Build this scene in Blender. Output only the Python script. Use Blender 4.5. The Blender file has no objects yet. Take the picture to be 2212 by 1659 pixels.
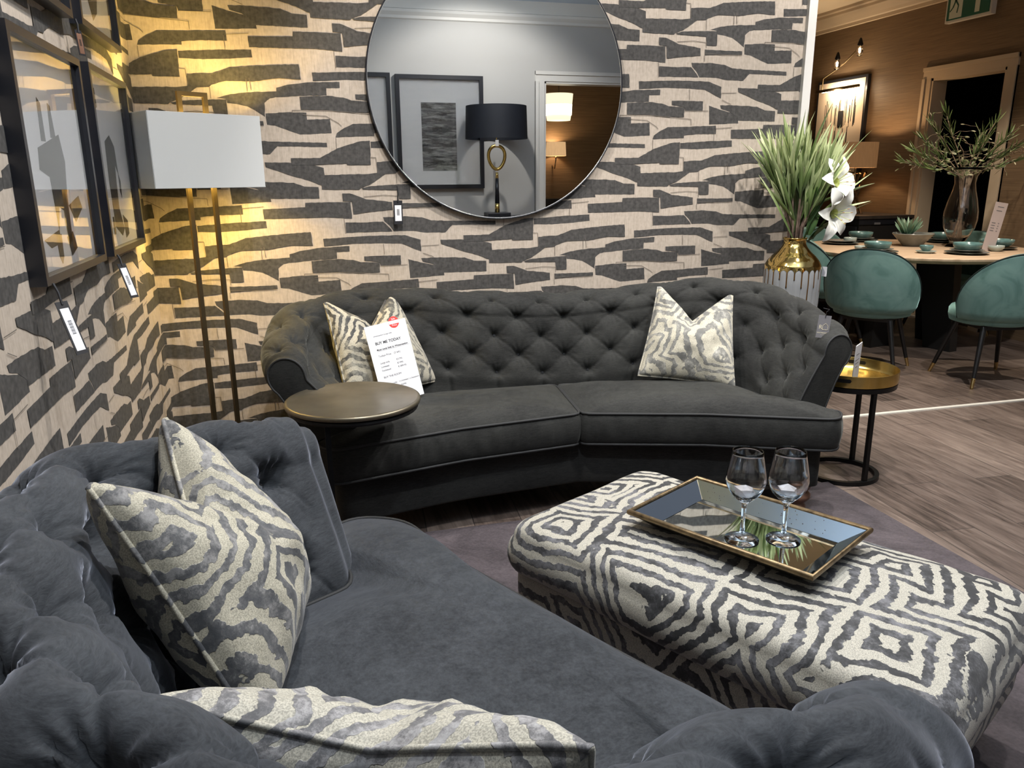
import bpy, bmesh, math, random
import numpy as np
from mathutils import Vector, Matrix, noise
C = bpy.context.scene.collection
PI = math.pi
rnd = random.Random(7)

# ------------------------------------------------------------------ helpers
def mesh_obj(name, verts, faces, mat=None, parent=None, smooth=True, mats=None, midx=None):
    me = bpy.data.meshes.new(name)
    me.from_pydata([tuple(map(float, v)) for v in verts], [], [tuple(map(int, f)) for f in faces])
    for m in (mats or ([mat] if mat else [])):
        me.materials.append(m)
    if midx is not None:
        me.polygons.foreach_set('material_index', midx)
    if smooth:
        me.polygons.foreach_set('use_smooth', [True] * len(me.polygons))
    me.update()
    o = bpy.data.objects.new(name, me)
    C.objects.link(o)
    if parent: o.parent = parent
    return o

class MB:
    """collects shapes into one mesh"""
    def __init__(s): s.v = []; s.f = []; s.m = []
    def add(s, v, f, mi=0, M=None):
        b = len(s.v)
        if M is not None: v = [M @ Vector(p) for p in v]
        s.v += [tuple(p) for p in v]; s.f += [tuple(b + i for i in q) for q in f]; s.m += [mi] * len(f)
        return s
    def box(s, c, d, mi=0, rz=0.0, M=None, bev=0.0):
        bm = bmesh.new(); bmesh.ops.create_cube(bm, size=1)
        for v in bm.verts: v.co = Vector((v.co.x * d[0], v.co.y * d[1], v.co.z * d[2]))
        if bev: bmesh.ops.bevel(bm, geom=bm.edges[:], offset=bev, segments=2, affect='EDGES', profile=.5)
        T = Matrix.Translation(c) @ Matrix.Rotation(rz, 4, 'Z')
        if M is not None: T = M @ T
        bm.verts.index_update()
        s.add([T @ v.co for v in bm.verts], [[v.index for v in f.verts] for f in bm.faces], mi); bm.free(); return s
    def tube(s, pts, r, n=10, mi=0, closed=False, cap=True, sq=False):
        pts = [Vector(p) for p in pts]; N = len(pts)
        rr = r if isinstance(r, (list, tuple)) else [r] * N
        V = []; up = None
        for i, p in enumerate(pts):
            if closed: t = pts[(i + 1) % N] - pts[i - 1]
            else: t = pts[min(i + 1, N - 1)] - pts[max(i - 1, 0)]
            t = t.normalized() if t.length > 1e-9 else Vector((0, 0, 1))
            if up is None:
                up = Vector((0, 0, 1)) if abs(t.z) < .9 else Vector((1, 0, 0))
            a = t.cross(up); a = a.normalized() if a.length > 1e-6 else t.orthogonal().normalized()
            b = a.cross(t).normalized(); up = b
            for k in range(n):
                th = 2 * PI * k / n + (PI / 4 if sq else 0)
                V.append(p + (a * math.cos(th) + b * math.sin(th)) * rr[i] * (1.414 if sq else 1))
        F = []
        for i in range(N if closed else N - 1):
            j = (i + 1) % N
            for k in range(n):
                F.append((i * n + k, i * n + (k + 1) % n, j * n + (k + 1) % n, j * n + k))
        if cap and not closed:
            F.append(tuple(range(n))[::-1]); F.append(tuple((N - 1) * n + k for k in range(n)))
        return s.add(V, F, mi)
    def lathe(s, prof, c=(0, 0, 0), n=48, mi=0, capb=False, capt=False):
        V = []; F = []
        for (r, z) in prof:
            for k in range(n):
                a = 2 * PI * k / n; V.append((c[0] + r * math.cos(a), c[1] + r * math.sin(a), c[2] + z))
        for i in range(len(prof) - 1):
            for k in range(n):
                F.append((i * n + k, i * n + (k + 1) % n, (i + 1) * n + (k + 1) % n, (i + 1) * n + k))
        if capb: F.append(tuple(range(n))[::-1])
        if capt: F.append(tuple((len(prof) - 1) * n + k for k in range(n)))
        return s.add(V, F, mi)
    def poly(s, pts, mi=0): return s.add(pts, [tuple(range(len(pts)))], mi)
    def prism(s, pts2, f, t, mi=0):
        """pts2 list of (a,b); f maps (a,b,c)->3D; thickness from c=0 to c=t"""
        n = len(pts2)
        V = [f(a, b, 0) for a, b in pts2] + [f(a, b, t) for a, b in pts2]
        F = [tuple(range(n))[::-1], tuple(range(n, 2 * n))] + [(i, (i + 1) % n, n + (i + 1) % n, n + i) for i in range(n)]
        return s.add(V, F, mi)
    def build(s, name, mat, parent=None, smooth=False, mats=None, autos=None):
        o = mesh_obj(name, s.v, s.f, mat, parent, smooth or autos is not None, mats, s.m)
        if autos is not None:
            bm = bmesh.new(); bm.from_mesh(o.data)
            for e in bm.edges:
                if len(e.link_faces) == 2 and e.calc_face_angle(0) > math.radians(autos): e.smooth = False
            bm.to_mesh(o.data); bm.free()
        return o

def tag(o, label=None, cat=None, group=None, kind=None):
    if label: o['label'] = label
    if cat: o['category'] = cat
    if group: o['group'] = group
    if kind: o['kind'] = kind
    return o
def thing(name, label, cat, loc=(0, 0, 0), rz=0.0, group=None):
    o = bpy.data.objects.new(name, None); C.objects.link(o)
    o.location = loc; o.rotation_euler = (0, 0, rz); o.empty_display_size = .1
    return tag(o, label, cat, group)
def dup(root, loc, rz, label=None):
    def cp(o, par):
        c = o.copy(); C.objects.link(c); c.parent = par
        for ch in [x for x in o.children]: cp(ch, c)
        return c
    r = cp(root, None); r.location = loc; r.rotation_euler = (0, 0, rz)
    if label: r['label'] = label
    return r
def struct(o): o['kind'] = 'structure'; return o
def frame_mat(o, origin, ax, ay):
    """local x->ax, y->ay, z->cross, all unit"""
    ax = Vector(ax).normalized(); ay = Vector(ay); az = ax.cross(ay).normalized(); ay = az.cross(ax)
    M = Matrix((ax, ay, az)).transposed().to_4x4(); M.translation = Vector(origin)
    o.matrix_world = M; return M

# ------------------------------------------------------------------ materials
def mat(name, col=(.5, .5, .5), rough=.5, metal=0., **k):
    m = bpy.data.materials.new(name); m.use_nodes = True
    b = m.node_tree.nodes['Principled BSDF']
    b.inputs['Base Color'].default_value = (*col, 1); b.inputs['Roughness'].default_value = rough
    b.inputs['Metallic'].default_value = metal
    for kk, v in k.items():
        b.inputs[kk.replace('_', ' ')].default_value = v
    return m
class NT:
    def __init__(s, m): s.m = m; s.t = m.node_tree; s.b = s.t.nodes['Principled BSDF']
    def n(s, typ, **k):
        x = s.t.nodes.new(typ)
        for a, v in k.items():
            if a in ('inp',):
                for kk, vv in v.items(): x.inputs[kk].default_value = vv
            else: setattr(x, a, v)
        return x
    def l(s, a, b): s.t.links.new(a, b)
    def coord(s, scale=(1, 1, 1), rot=(0, 0, 0), loc=(0, 0, 0), kind='Object'):
        tc = s.n('ShaderNodeTexCoord'); mp = s.n('ShaderNodeMapping')
        mp.inputs['Scale'].default_value = scale; mp.inputs['Rotation'].default_value = rot; mp.inputs['Location'].default_value = loc
        s.l(tc.outputs[kind], mp.inputs[0]); return mp.outputs[0]
    def noise(s, co, scale, detail=3, rough=.5, dist=0):
        x = s.n('ShaderNodeTexNoise'); x.inputs['Scale'].default_value = scale; x.inputs['Detail'].default_value = detail
        x.inputs['Roughness'].default_value = rough; x.inputs['Distortion'].default_value = dist
        if co: s.l(co, x.inputs['Vector'])
        return x.outputs['Fac']
    def ramp(s, fac, stops, interp='LINEAR'):
        r = s.n('ShaderNodeValToRGB'); r.color_ramp.interpolation = interp
        e = r.color_ramp.elements
        while len(e) < len(stops): e.new(.5)
        for q, (p, c) in zip(e, stops): q.position = p; q.color = (*c, 1) if len(c) == 3 else c
        s.l(fac, r.inputs[0]); return r.outputs[0]
    def mix(s, fac, a, b, typ='MIX'):
        x = s.n('ShaderNodeMix'); x.data_type = 'RGBA'; x.blend_type = typ
        for v, i in ((fac, 0), (a, 6), (b, 7)):
            if isinstance(v, (int, float)): x.inputs[i].default_value = v
            elif isinstance(v, tuple): x.inputs[i].default_value = (*v, 1) if len(v) == 3 else v
            else: s.l(v, x.inputs[i])
        return x.outputs[2]
    def math(s, op, a, b=None, c=None):
        x = s.n('ShaderNodeMath'); x.operation = op
        for i, v in enumerate((a, b, c)):
            if v is None: continue
            if isinstance(v, (int, float)): x.inputs[i].default_value = v
            else: s.l(v, x.inputs[i])
        return x.outputs[0]
    def bump(s, h, st=.3, dist=.002):
        x = s.n('ShaderNodeBump'); x.inputs['Strength'].default_value = st; x.inputs['Distance'].default_value = dist
        s.l(h, x.inputs['Height']); s.l(x.outputs[0], s.b.inputs['Normal']); return x

def simple_noise_mat(name, c1, c2, scale, rough=.6, metal=0, bump=0, stretch=(1, 1, 1), **k):
    m = mat(name, c1, rough, metal, **k); n = NT(m)
    f = n.noise(n.coord(stretch), scale, 4)
    n.l(n.ramp(f, [(.3, c1), (.7, c2)]), n.b.inputs['Base Color'])
    if bump: n.bump(f, bump)
    return m

def velvet(name, c1, c2, sheen=.5, tint=(.8, .85, 1)):
    m = mat(name, c1, .8); n = NT(m)
    n.b.inputs['Sheen Weight'].default_value = sheen; n.b.inputs['Sheen Roughness'].default_value = .35
    n.b.inputs['Sheen Tint'].default_value = (*tint, 1); n.b.inputs['Specular IOR Level'].default_value = .25
    a = n.noise(n.coord((14, 14, 120)), 2.4, 5, .75)
    b = n.noise(n.coord(), 5, 3)
    a2 = n.noise(n.coord((60, 60, 420)), 2.0, 3, .7)
    f = n.math('ADD', n.math('ADD', n.math('MULTIPLY', a, .4), n.math('MULTIPLY', a2, .32)), n.math('MULTIPLY', b, .33))
    n.l(n.ramp(f, [(.40, c1), (.66, c2)]), n.b.inputs['Base Color'])
    n.bump(a, .3, .0012)
    return m

def zebra(name, rot, loc, scale=2.6, freq=26, light=(.58, .55, .47), dk=(.02, .021, .024), md=(.17, .17, .18)):
    m = mat(name, light, .7); n = NT(m)
    n.b.inputs['Sheen Weight'].default_value = .25
    co = n.coord((1, 1, 1), rot, loc)
    # jagged distortion
    nz = n.n('ShaderNodeTexNoise'); nz.inputs['Scale'].default_value = 7; nz.inputs['Detail'].default_value = 2; n.l(co, nz.inputs['Vector'])
    nf = n.n('ShaderNodeTexNoise'); nf.inputs['Scale'].default_value = 55; nf.inputs['Detail'].default_value = 2; n.l(co, nf.inputs['Vector'])
    def off(src, amt, prev):
        v = n.n('ShaderNodeVectorMath'); v.operation = 'MULTIPLY_ADD'
        v.inputs[1].default_value = (amt, amt, amt); n.l(src, v.inputs[0]); n.l(prev, v.inputs[2]); return v.outputs[0]
    co2 = off(nf.outputs['Color'], .018, off(nz.outputs['Color'], .06, co))
    vo = n.n('ShaderNodeTexVoronoi'); vo.distance = 'MANHATTAN'; vo.feature = 'F1'; vo.inputs['Scale'].default_value = scale
    vo.inputs['Randomness'].default_value = .75
    n.l(co2, vo.inputs['Vector'])
    s = n.math('SINE', n.math('MULTIPLY', vo.outputs['Distance'], freq))
    mask = n.ramp(s, [(.44, (0, 0, 0)), (.56, (1, 1, 1))])          # 1 = light
    # sine in -1..1 -> shift
    s2 = n.math('ADD', n.math('MULTIPLY_ADD', s, .5, .5), n.math('MULTIPLY_ADD', n.noise(co, 11, 2), .35, -.175))
    mask = n.ramp(s2, [(.42, (0, 0, 0)), (.5, (1, 1, 1))])
    mott = n.noise(co, 26, 6, .8)
    big = n.noise(co, 3.6, 1)
    f = n.math('ADD', n.math('MULTIPLY', mott, .8), n.math('MULTIPLY', big, .5))
    dark = n.ramp(f, [(.55, dk), (.64, tuple((a_ * .72 + b_ * .28) for a_, b_ in zip(dk, md))), (.72, md), (.84, tuple(min(.5, a_ * 1.5) for a_ in md))])
    spark = n.noise(co, 420, 2, .6)
    lt = n.mix(n.ramp(spark, [(.4, (0, 0, 0)), (.6, (1, 1, 1))]), tuple(x * .72 for x in light), tuple(min(1, x * 1.22) for x in light))
    n.l(n.mix(mask, dark, lt), n.b.inputs['Base Color'])
    h = n.math('ADD', n.math('MULTIPLY', mask, -.6), n.math('MULTIPLY', mott, .6))
    n.bump(h, .5, .003)
    return m

M = {}
M['velvet_near'] = velvet('charcoal_velvet', (.018, .0205, .024), (.062, .068, .076), .5)
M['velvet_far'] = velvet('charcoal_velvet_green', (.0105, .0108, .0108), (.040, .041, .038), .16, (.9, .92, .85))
M['piping'] = mat('dark_piping', (.018, .019, .02), .7)
M['button'] = mat('button_velvet', (.02, .021, .023), .8)
M['zebra_ott'] = zebra('zebra_cut_velvet', (.15, .1, .62), (3.3, 1.7, .4), 2.6, 40, (.47, .445, .375), (.018, .019, .021), (.15, .15, .16))
M['zebra_p1'] = zebra('zebra_pillow_fabric', (0, 0, 0), (.1, .35, .1), 3.0, 46, (.40, .37, .29), md=(.22, .21, .17))
M['zebra_p2'] = zebra('zebra_pillow_fabric_pale', (.2, .4, 1.1), (.7, .2, .3), 2.8, 46, (.46, .43, .34), md=(.36, .35, .31), dk=(.13, .13, .12))
M['zebra_p3'] = zebra('zebra_pillow_fabric_gold', (.1, .3, 1.9), (1.7, .9, .3), 2.7, 46, (.44, .41, .32), md=(.24, .235, .23), dk=(.055, .058, .064))
M['zebra_p4'] = zebra('zebra_pillow_fabric_silver', (.2, .1, .6), (2.7, .4, .9), 2.6, 44, (.46, .435, .36), md=(.34, .33, .33), dk=(.08, .08, .085))
M['black_frame'] = mat('black_frame', (.012, .013, .018), .35)
M['black_metal'] = mat('black_metal', (.012, .012, .013), .4, .6)
M['bronze'] = simple_noise_mat('antique_bronze_top', (.14, .12, .085), (.27, .235, .17), 6, .36, .8)
M['lamp_metal'] = mat('antique_brass_pole', (.13, .095, .05), .42, .85)
M['brass'] = simple_noise_mat('brushed_brass', (.62, .44, .13), (.72, .52, .18), 60, .24, 1, 0, (1, 1, .05))
M['gold'] = mat('polished_gold', (.78, .56, .2), .08, 1)
M['shade'] = mat('linen_shade_white', (.55, .56, .55), .9)
M['white'] = mat('white_paint', (.7, .68, .64), .5)
M['paper'] = mat('white_card', (.82, .82, .84), .5)
M['ink'] = mat('black_ink', (.02, .02, .022), .6)
M['greyink'] = mat('grey_ink', (.12, .12, .13), .6)
M['red'] = mat('red_print', (.75, .06, .05), .5)
M['mirror'] = mat('mirror_silver', (.86, .88, .88), .0, 1)
M['glass'] = mat('clear_glass', (1, 1, 1), 0, 0, Transmission_Weight=1., IOR=1.45)
M['pane'] = mat('picture_glass', (1, 1, 1), 0, 0, Transmission_Weight=1., IOR=1.3)
M['wood_leg'] = simple_noise_mat('walnut_leg', (.13, .065, .04), (.25, .13, .085), 14, .35, 0, .1, (1, 1, .2))
M['mat_board'] = mat('mat_board', (.72, .73, .75), .8)
M['tagblack'] = mat('black_tag', (.015, .015, .018), .5)

# ------------------------------------------------------------------ camera
H = 1.4; F_ = 1675.
yaw, pit, roll = map(math.radians, (15.4, 15.0, -.4))
fw = Vector((math.sin(yaw) * math.cos(pit), math.cos(yaw) * math.cos(pit), -math.sin(pit)))
rt = Vector((math.cos(yaw), -math.sin(yaw), 0)); up = rt.cross(fw)
rt2 = rt * math.cos(roll) + up * math.sin(roll); up2 = rt2.cross(fw)
cam = bpy.data.cameras.new('camera'); co = bpy.data.objects.new('camera', cam); C.objects.link(co)
Mx = Matrix((rt2, up2, -fw)).transposed().to_4x4(); Mx.translation = (0, 0, H); co.matrix_world = Mx
cam.sensor_width = 36; cam.lens = F_ / 2212 * 36; cam.clip_start = .02
bpy.context.scene.camera = co

# ------------------------------------------------------------------ wallpaper
XL, YB = -.6, 3.72         # left wall plane, back wall plane
ZC = 3.12
XE = 2.585                 # right end of the wallpapered wall
def pap(crop, pts):
    ox, oy = {5: (1250, 0), 6: (1200, 300)}[crop]
    out = []
    for x, y in pts:
        px, py = ox + x / 4.424, oy + y / 4.424
        d = fw + rt2 * ((px - 1106) / F_) - up2 * ((py - 829.5) / F_)
        t = YB / d.y; out.append((d.x * t, H + d.z * t))
    return out
SH = [
 (5, [(1245,1010),(1365,1052),(1450,1075),(1522,1110),(1525,1180),(1245,1190)]),
 (6, [(1492,1045),(1640,1038),(1830,1040),(1900,1068),(1995,1070),(1990,1160),(1650,1170),(1648,1140),(1575,1095),(1500,1075)]),
 (5, [(705,1330),(718,1295),(780,1250),(850,1215),(1080,1210),(1310,1200),(1310,1280),(1120,1282),(1005,1295),(1003,1320),(860,1322)]),
 (6, [(308,620),(470,612),(635,603),(640,565),(990,558),(988,702),(800,690),(560,698),(310,705)]),
 (6, [(932,485),(990,485),(1060,512),(1110,535),(1225,548),(1310,560),(1310,625),(1150,642),(1003,665),(998,556),(932,552)]),
 (6, [(1350,568),(1520,570),(1690,566),(1690,595),(1500,605),(1350,617)]),
 (5, [(1585,425),(1730,418),(1875,425),(1872,485),(2035,483),(2032,605),(1805,610),(1730,575),(1640,530),(1583,520)]),
 (6, [(1228,690),(1420,683),(1530,692),(1600,718),(1750,722),(2098,722),(2098,755),(1760,758),(1700,822),(1560,824),(1450,808),(1300,812),(1270,760),(1235,725)]),
 (6, [(933,735),(1080,735),(1225,728),(1262,770),(1290,812),(1100,818),(932,824)]),
 (5, [(1522,840),(1670,845),(1860,870),(1935,900),(1930,1060),(1880,1040),(1810,1000),(1700,960),(1580,905),(1525,880)]),
 (6, [(782,330),(1000,320),(1150,318),(1218,308),(1225,215),(1400,205),(1520,155),(1680,140),(1850,125),(1990,118),(1990,236),(1840,230),(1660,262),(1480,262),(1380,295),(1362,312),(1280,318),(1150,412),(1080,440),(1070,452),(780,450)]),
 (6, [(1085,440),(1140,425),(1300,412),(1465,403),(1458,530),(1368,532),(1362,456),(1100,450)]),
 (6, [(1400,395),(1500,362),(1610,345),(1835,330),(1833,368),(1760,388),(1718,425),(1708,532),(1640,480),(1600,455),(1530,438),(1466,432),(1464,402)]),
 (6, [(476,1008),(560,980),(700,955),(945,938),(942,985),(843,990),(840,1048),(640,1062),(470,1082)]),
 (6, [(748,876),(930,862),(1110,850),(1380,845),(1450,868),(1502,885),(1498,985),(1430,955),(1350,917),(1210,913),(980,918),(750,942)]),
 (6, [(1050,1028),(1200,1022),(1335,1020),(1330,1102),(1172,1108),(1165,1078),(1050,1065)]),
 (6, [(640,1068),(850,1050),(960,1058),(1020,1078),(1165,1080),(1160,1165),(1000,1172),(850,1162),(640,1168)]),
 (6, [(565,182),(790,180),(930,98),(1110,38),(1188,32),(1176,240),(995,240),(990,226),(760,240),(565,242)]),
 (6, [(1192,40),(1400,25),(1685,15),(1685,75),(1510,90),(1350,100),(1190,95)]),
]
LN = [   # pencil lines
 (6, [(1095,515),(1250,500),(1362,508),(1362,556)]), (6, [(575,1200),(575,1178),(850,1165),(1225,1180),(1225,1235)]),
 (6, [(650,1208),(820,1210),(870,1240),(905,1260),(925,1282)]), (6, [(1210,920),(1210,1012)]), (6, [(1365,312),(1362,400)]),
 (6, [(1640,235),(1642,328)]), (6, [(262,952),(262,1050)]), (6, [(1505,938),(1640,930)]), (6, [(1510,1000),(1590,1032)]),
 (6, [(1180,175),(1220,178),(1222,300)]), (6, [(1345,620),(1345,672)]), (6, [(925,700),(928,832)]), (6, [(1450,1250),(1600,1232)]),
 (6, [(928,10),(925,98)]), (6, [(132,622),(134,735)]), (6, [(1350,600),(1520,608),(1690,600)]), (6, [(1170,1110),(1380,1100)]),
]
PW, PH = .774, .715
def wallpaper_bm(umin, umax, zmin, zmax):
    """returns list of (verts2d, faces, mi)"""
    bm = bmesh.new(); lay = bm.faces.layers.int.new('mi')
    def addp(pts, mi, lay_=0):
        vs = [bm.verts.new((a, b, lay_)) for a, b in pts]
        f = bm.faces.new(vs); f[lay] = mi
    r2 = random.Random(3)
    shapes = [(pap(c, p), 1) for c, p in SH]
    base = []
    for pts, mi in shapes:                                   # torn, slightly ragged edges
        out = []
        for i, (a, b) in enumerate(pts):
            c, d = pts[(i + 1) % len(pts)]
            L = math.hypot(c - a, d - b); k = max(1, int(L / .014))
            for q in range(k):
                t = q / k; j = .0011 if q else 0
                out.append((a + (c - a) * t + r2.uniform(-j, j), b + (d - b) * t + r2.uniform(-j, j)))
        base.append((out, mi))
    lines = []
    for c, p in LN:
        q = pap(c, p)
        for (a, b), (c2, d) in zip(q, q[1:]):
            L = math.hypot(c2 - a, d - b); nx, ny = -(d - b) / L * .0011, (c2 - a) / L * .0011
            lines.append(([(a + nx, b + ny), (c2 + nx, d + ny), (c2 - nx, d - ny), (a - nx, b - ny)], 2))
    for i in range(-9, 9):
        for j in range(-5, 6):
            du, dz = i * PW, j * PH + (i % 2) * PH / 2
            if not (umin - 1.2 < 1.6 + du < umax + 1.2 and zmin - 1 < 1.4 + dz < zmax + 1): continue
            for q_, (pts, mi) in enumerate(base + lines):
                addp([(a + du, b + dz) for a, b in pts], mi, q_ % 6 if mi == 1 else 0)
    for co_, no in (((umin, 0, 0), (-1, 0, 0)), ((umax, 0, 0), (1, 0, 0)), ((0, zmin, 0), (0, -1, 0)), ((0, zmax, 0), (0, 1, 0))):
        bmesh.ops.bisect_plane(bm, geom=bm.verts[:] + bm.edges[:] + bm.faces[:], plane_co=co_, plane_no=no, clear_outer=True)
    bmesh.ops.triangulate(bm, faces=bm.faces[:])
    bm.verts.index_update()
    V = [(v.co.x, v.co.y, v.co.z) for v in bm.verts]; Fc = [[v.index for v in f.verts] for f in bm.faces]; mi = [f[lay] for f in bm.faces]
    bm.free(); return V, Fc, mi
def paper_mat(name, c1, c2, fibre):
    m = mat(name, c1, .85); n = NT(m)
    a = n.noise(n.coord((90, 90, 9)), 2.2, 3, .6); b = n.noise(n.coord((1, 1, 1)), 60, 2)
    f = n.math('ADD', n.math('MULTIPLY', a, fibre), n.math('MULTIPLY', b, 1 - fibre))
    n.l(n.ramp(f, [(.35, c1), (.68, c2)]), n.b.inputs['Base Color']); return m
M['wp_light'] = paper_mat('wallpaper_beige', (.40, .335, .27), (.55, .475, .395), .6)
M['wp_dark'] = paper_mat('wallpaper_charcoal', (.038, .036, .034), (.085, .08, .075), .3)
M['wp_line'] = mat('wallpaper_pencil', (.14, .12, .10), .9)
wpm = [M['wp_light'], M['wp_dark'], M['wp_line']]
def paper_wall(name, umin, umax, fmap, slab):
    V, Fc, mi = wallpaper_bm(umin, umax, 0, ZC)
    mb = MB(); mb.box(*slab, mi=0)
    V3 = [fmap(a, b, .0005 + .0004 * c) for a, b, c in V]
    m1 = [k for k in range(len(Fc)) if mi[k] == 1]; m2 = [k for k in range(len(Fc)) if mi[k] == 2]
    mb.add(V3, [Fc[k] for k in m1], 1)
    mb.add([fmap(a, b, .0029) for a, b, c in V], [Fc[k] for k in m2], 2)
    return struct(mb.build(name, None, mats=wpm))
paper_wall('wall_back', XL, XE, lambda a, b, e: (a, YB - e, b), (((XL + XE) / 2, YB + .06, ZC / 2), (XE - XL, .12, ZC)))
paper_wall('wall_left', XL - (YB + .9), XL, lambda a, b, e: (XL + e, YB + (a - XL), b), ((XL - .05, (YB - .9) / 2, ZC / 2), (.1, YB + .9, ZC)))

# ------------------------------------------------------------------ room shell
def floor_mat():
    m = mat('grey_oak_planks', (.2, .15, .12), .42); n = NT(m)
    co_ = n.coord((1, 1, 1), (0, 0, PI / 2 + .08))
    br = n.n('ShaderNodeTexBrick'); br.offset = .37; br.inputs['Scale'].default_value = 1; br.inputs['Brick Width'].default_value = 1.25
    br.inputs['Row Height'].default_value = .2; br.inputs['Mortar Size'].default_value = .0022; br.inputs['Bias'].default_value = 0
    br.inputs['Color1'].default_value = (0, 0, 0, 1); br.inputs['Color2'].default_value = (1, 1, 1, 1); br.inputs['Mortar'].default_value = (.5, .5, .5, 1)
    n.l(co_, br.inputs['Vector'])
    g = n.noise(n.coord((15, 1.1, 1), (0, 0, .0)), 3.0, 8, .7, .8)
    g2 = n.noise(n.coord((5, 1, 1), (0, 0, 0)), 1.8, 4, .6, 1.6)
    f = n.math('ADD', n.math('ADD', n.math('MULTIPLY', g, .50), n.math('MULTIPLY', g2, .34)), n.math('MULTIPLY', br.outputs['Color'], .17))
    c = n.ramp(f, [(.36, (.040, .029, .024)), (.47, (.115, .085, .070)), (.57, (.185, .142, .118)), (.70, (.29, .228, .187))])
    c = n.mix(br.outputs['Fac'], c, (.05, .04, .035))
    n.l(c, n.b.inputs['Base Color'])
    n.bump(g, .12, .001); return m
M['floor'] = floor_mat()
struct(MB().box((2.9, 2.9, -.05), (10.5, 12.4, .1)).build('floor', M['floor']))
def grass_mat():
    m = mat('bronze_grasscloth', (.2, .12, .06), .62); n = NT(m)
    a = n.noise(n.coord((2, 2, 150)), 1.5, 4, .6); b = n.noise(n.coord((1, 1, 1)), 1.1, 2)
    f = n.math('ADD', n.math('MULTIPLY', a, .75), n.math('MULTIPLY', b, .25))
    n.l(n.ramp(f, [(.35, (.12, .078, .045)), (.7, (.26, .175, .10))]), n.b.inputs['Base Color'])
    n.bump(a, .3, .001); return m
M['grass'] = grass_mat()
M['cream'] = mat('cream_paint', (.55, .45, .33), .6)
M['ceil'] = mat('ceiling_cool_tint', (.60, .68, .78), .8)  # blue tint puts the cool light on the ceiling into its colour
M['ceilw'] = mat('ceiling_warm_cream', (.75, .66, .52), .8)
M['greywall'] = mat('pale_grey_paint', (.50, .49, .47), .75)
M['dark_void'] = mat('dark_room_black', (.012, .012, .014), .8)  # near-black, the darkness of the room behind the doorway put into the colour
XW = 5.95
struct(MB().box((1.6, 1.4, ZC + .05), (4.6, 4.8, .1)).build('ceiling', M['ceil']))
struct(MB().box((4.5, 6.5, ZC + .05), (8.6, 5.4, .1)).build('ceiling', M['ceilw']))
# brown grasscloth wall with a doorway (opening y 5.60..6.56, z 0..2.28)
D0, D1, DZ = 5.66, 6.50, 2.27
struct(MB().box((XW + .07, (D0 + 1.4) / 2, ZC / 2), (.14, D0 - 1.4, ZC)).box((XW + .07, (D1 + 9.2) / 2, ZC / 2), (.14, 9.2 - D1, ZC))
       .box((XW + .07, (D0 + D1) / 2, (DZ + ZC) / 2), (.14, D1 - D0, ZC - DZ)).build('wall_right', M['grass']))
struct(MB().box((3.9, 9.25, ZC / 2), (4.4, .1, ZC)).build('wall_far', M['grass']))
struct(MB().box((1.66, 6.5, ZC / 2), (.1, 5.4, ZC)).build('wall_inner', M['grass']))
# back of the papered wall, to close the brown room
# cornice: stepped profile along the brown wall
def cornice(name, pts, mtl, y0, y1, xw, sgn=-1):
    V = []; F = []
    for y in (y0, y1):
        for a, z in pts: V.append((xw + sgn * a, y, z))
    n = len(pts)
    for i in range(n - 1): F.append((i, i + 1, n + i + 1, n + i))
    F += [tuple(range(n)), tuple(range(n, 2 * n))]
    return struct(mesh_obj(name, V, F, mtl, smooth=False))
cp = [(0, 2.93), (.018, 2.935), (.02, 2.965), (.035, 2.975), (.05, 3.0), (.085, 3.045), (.1, 3.06), (.105, 3.085), (.13, 3.095), (.135, ZC), (0, ZC)]
cornice('trim_1', cp, M['cream'], 1.4, 9.2, XW)
# door casing
def casing(name, y0, y1, zt, w, xw, mtl, t=.03):
    mb = MB()
    for (k, tt, ww) in ((0, t * .6, w), (1, t, w * .35)):
        o = 0 if k == 0 else w * .65
        mb.box((xw - tt / 2, y0 - w / 2 if k == 0 else y0 - w + ww / 2, zt / 2), (tt, ww, zt))
        mb.box((xw - tt / 2, y1 + w / 2 if k == 0 else y1 + w - ww / 2, zt / 2), (tt, ww, zt))
        mb.box((xw - tt / 2, (y0 + y1) / 2, zt + (w / 2 if k == 0 else w - ww / 2)), (tt, y1 - y0 + 2 * w, ww))
    # jamb lining
    for y, d in ((y0, .012), (y1, -.012)): mb.box((xw + .07, y + d, zt / 2), (.16, .024, zt))
    mb.box((xw + .07, (y0 + y1) / 2, zt - .012), (.16, y1 - y0, .024))
    return struct(mb.build(name, mtl))
casing('door_1', D0, D1, DZ, .1, XW, M['cream'])
struct(MB().box((XW + .03, (D0 + D1) / 2, .006), (.05, D1 - D0, .012)).build('trim_2', mat('threshold_metal', (.6, .58, .52), .35, .5)))
# dark room behind the doorway
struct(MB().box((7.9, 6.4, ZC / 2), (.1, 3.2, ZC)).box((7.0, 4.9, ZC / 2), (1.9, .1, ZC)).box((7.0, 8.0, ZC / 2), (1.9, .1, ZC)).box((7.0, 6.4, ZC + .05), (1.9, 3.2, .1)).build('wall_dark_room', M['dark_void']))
cv = thing('canvas_print', 'pale canvas with a bold black arch shape in the dark doorway', 'picture', (7.6, 6.1, 1.0))
MB().box((0, 0, .55), (.03, 1.0, 1.5)).build('canvas', mat('canvas_lilac', (.45, .43, .5), .8), cv)
mb = MB()
arc = [(-.05 * 1 + .0, 1.22)]
sh = [(.38, 1.2), (.22, 1.2)] + [(.0 + .22 * math.cos(a), .78 + .28 * math.sin(a)) for a in np.linspace(0, -PI, 14)] + [(-.22, 1.2), (-.4, 1.2)] + [(.0 + .4 * math.cos(a), .72 + .42 * math.sin(a)) for a in np.linspace(-PI, 0, 14)]
mb.prism(sh, lambda a, b, c: (-.0155 - c, a, b), .002); mb.build('printed_shape', M['ink'], cv)
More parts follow.
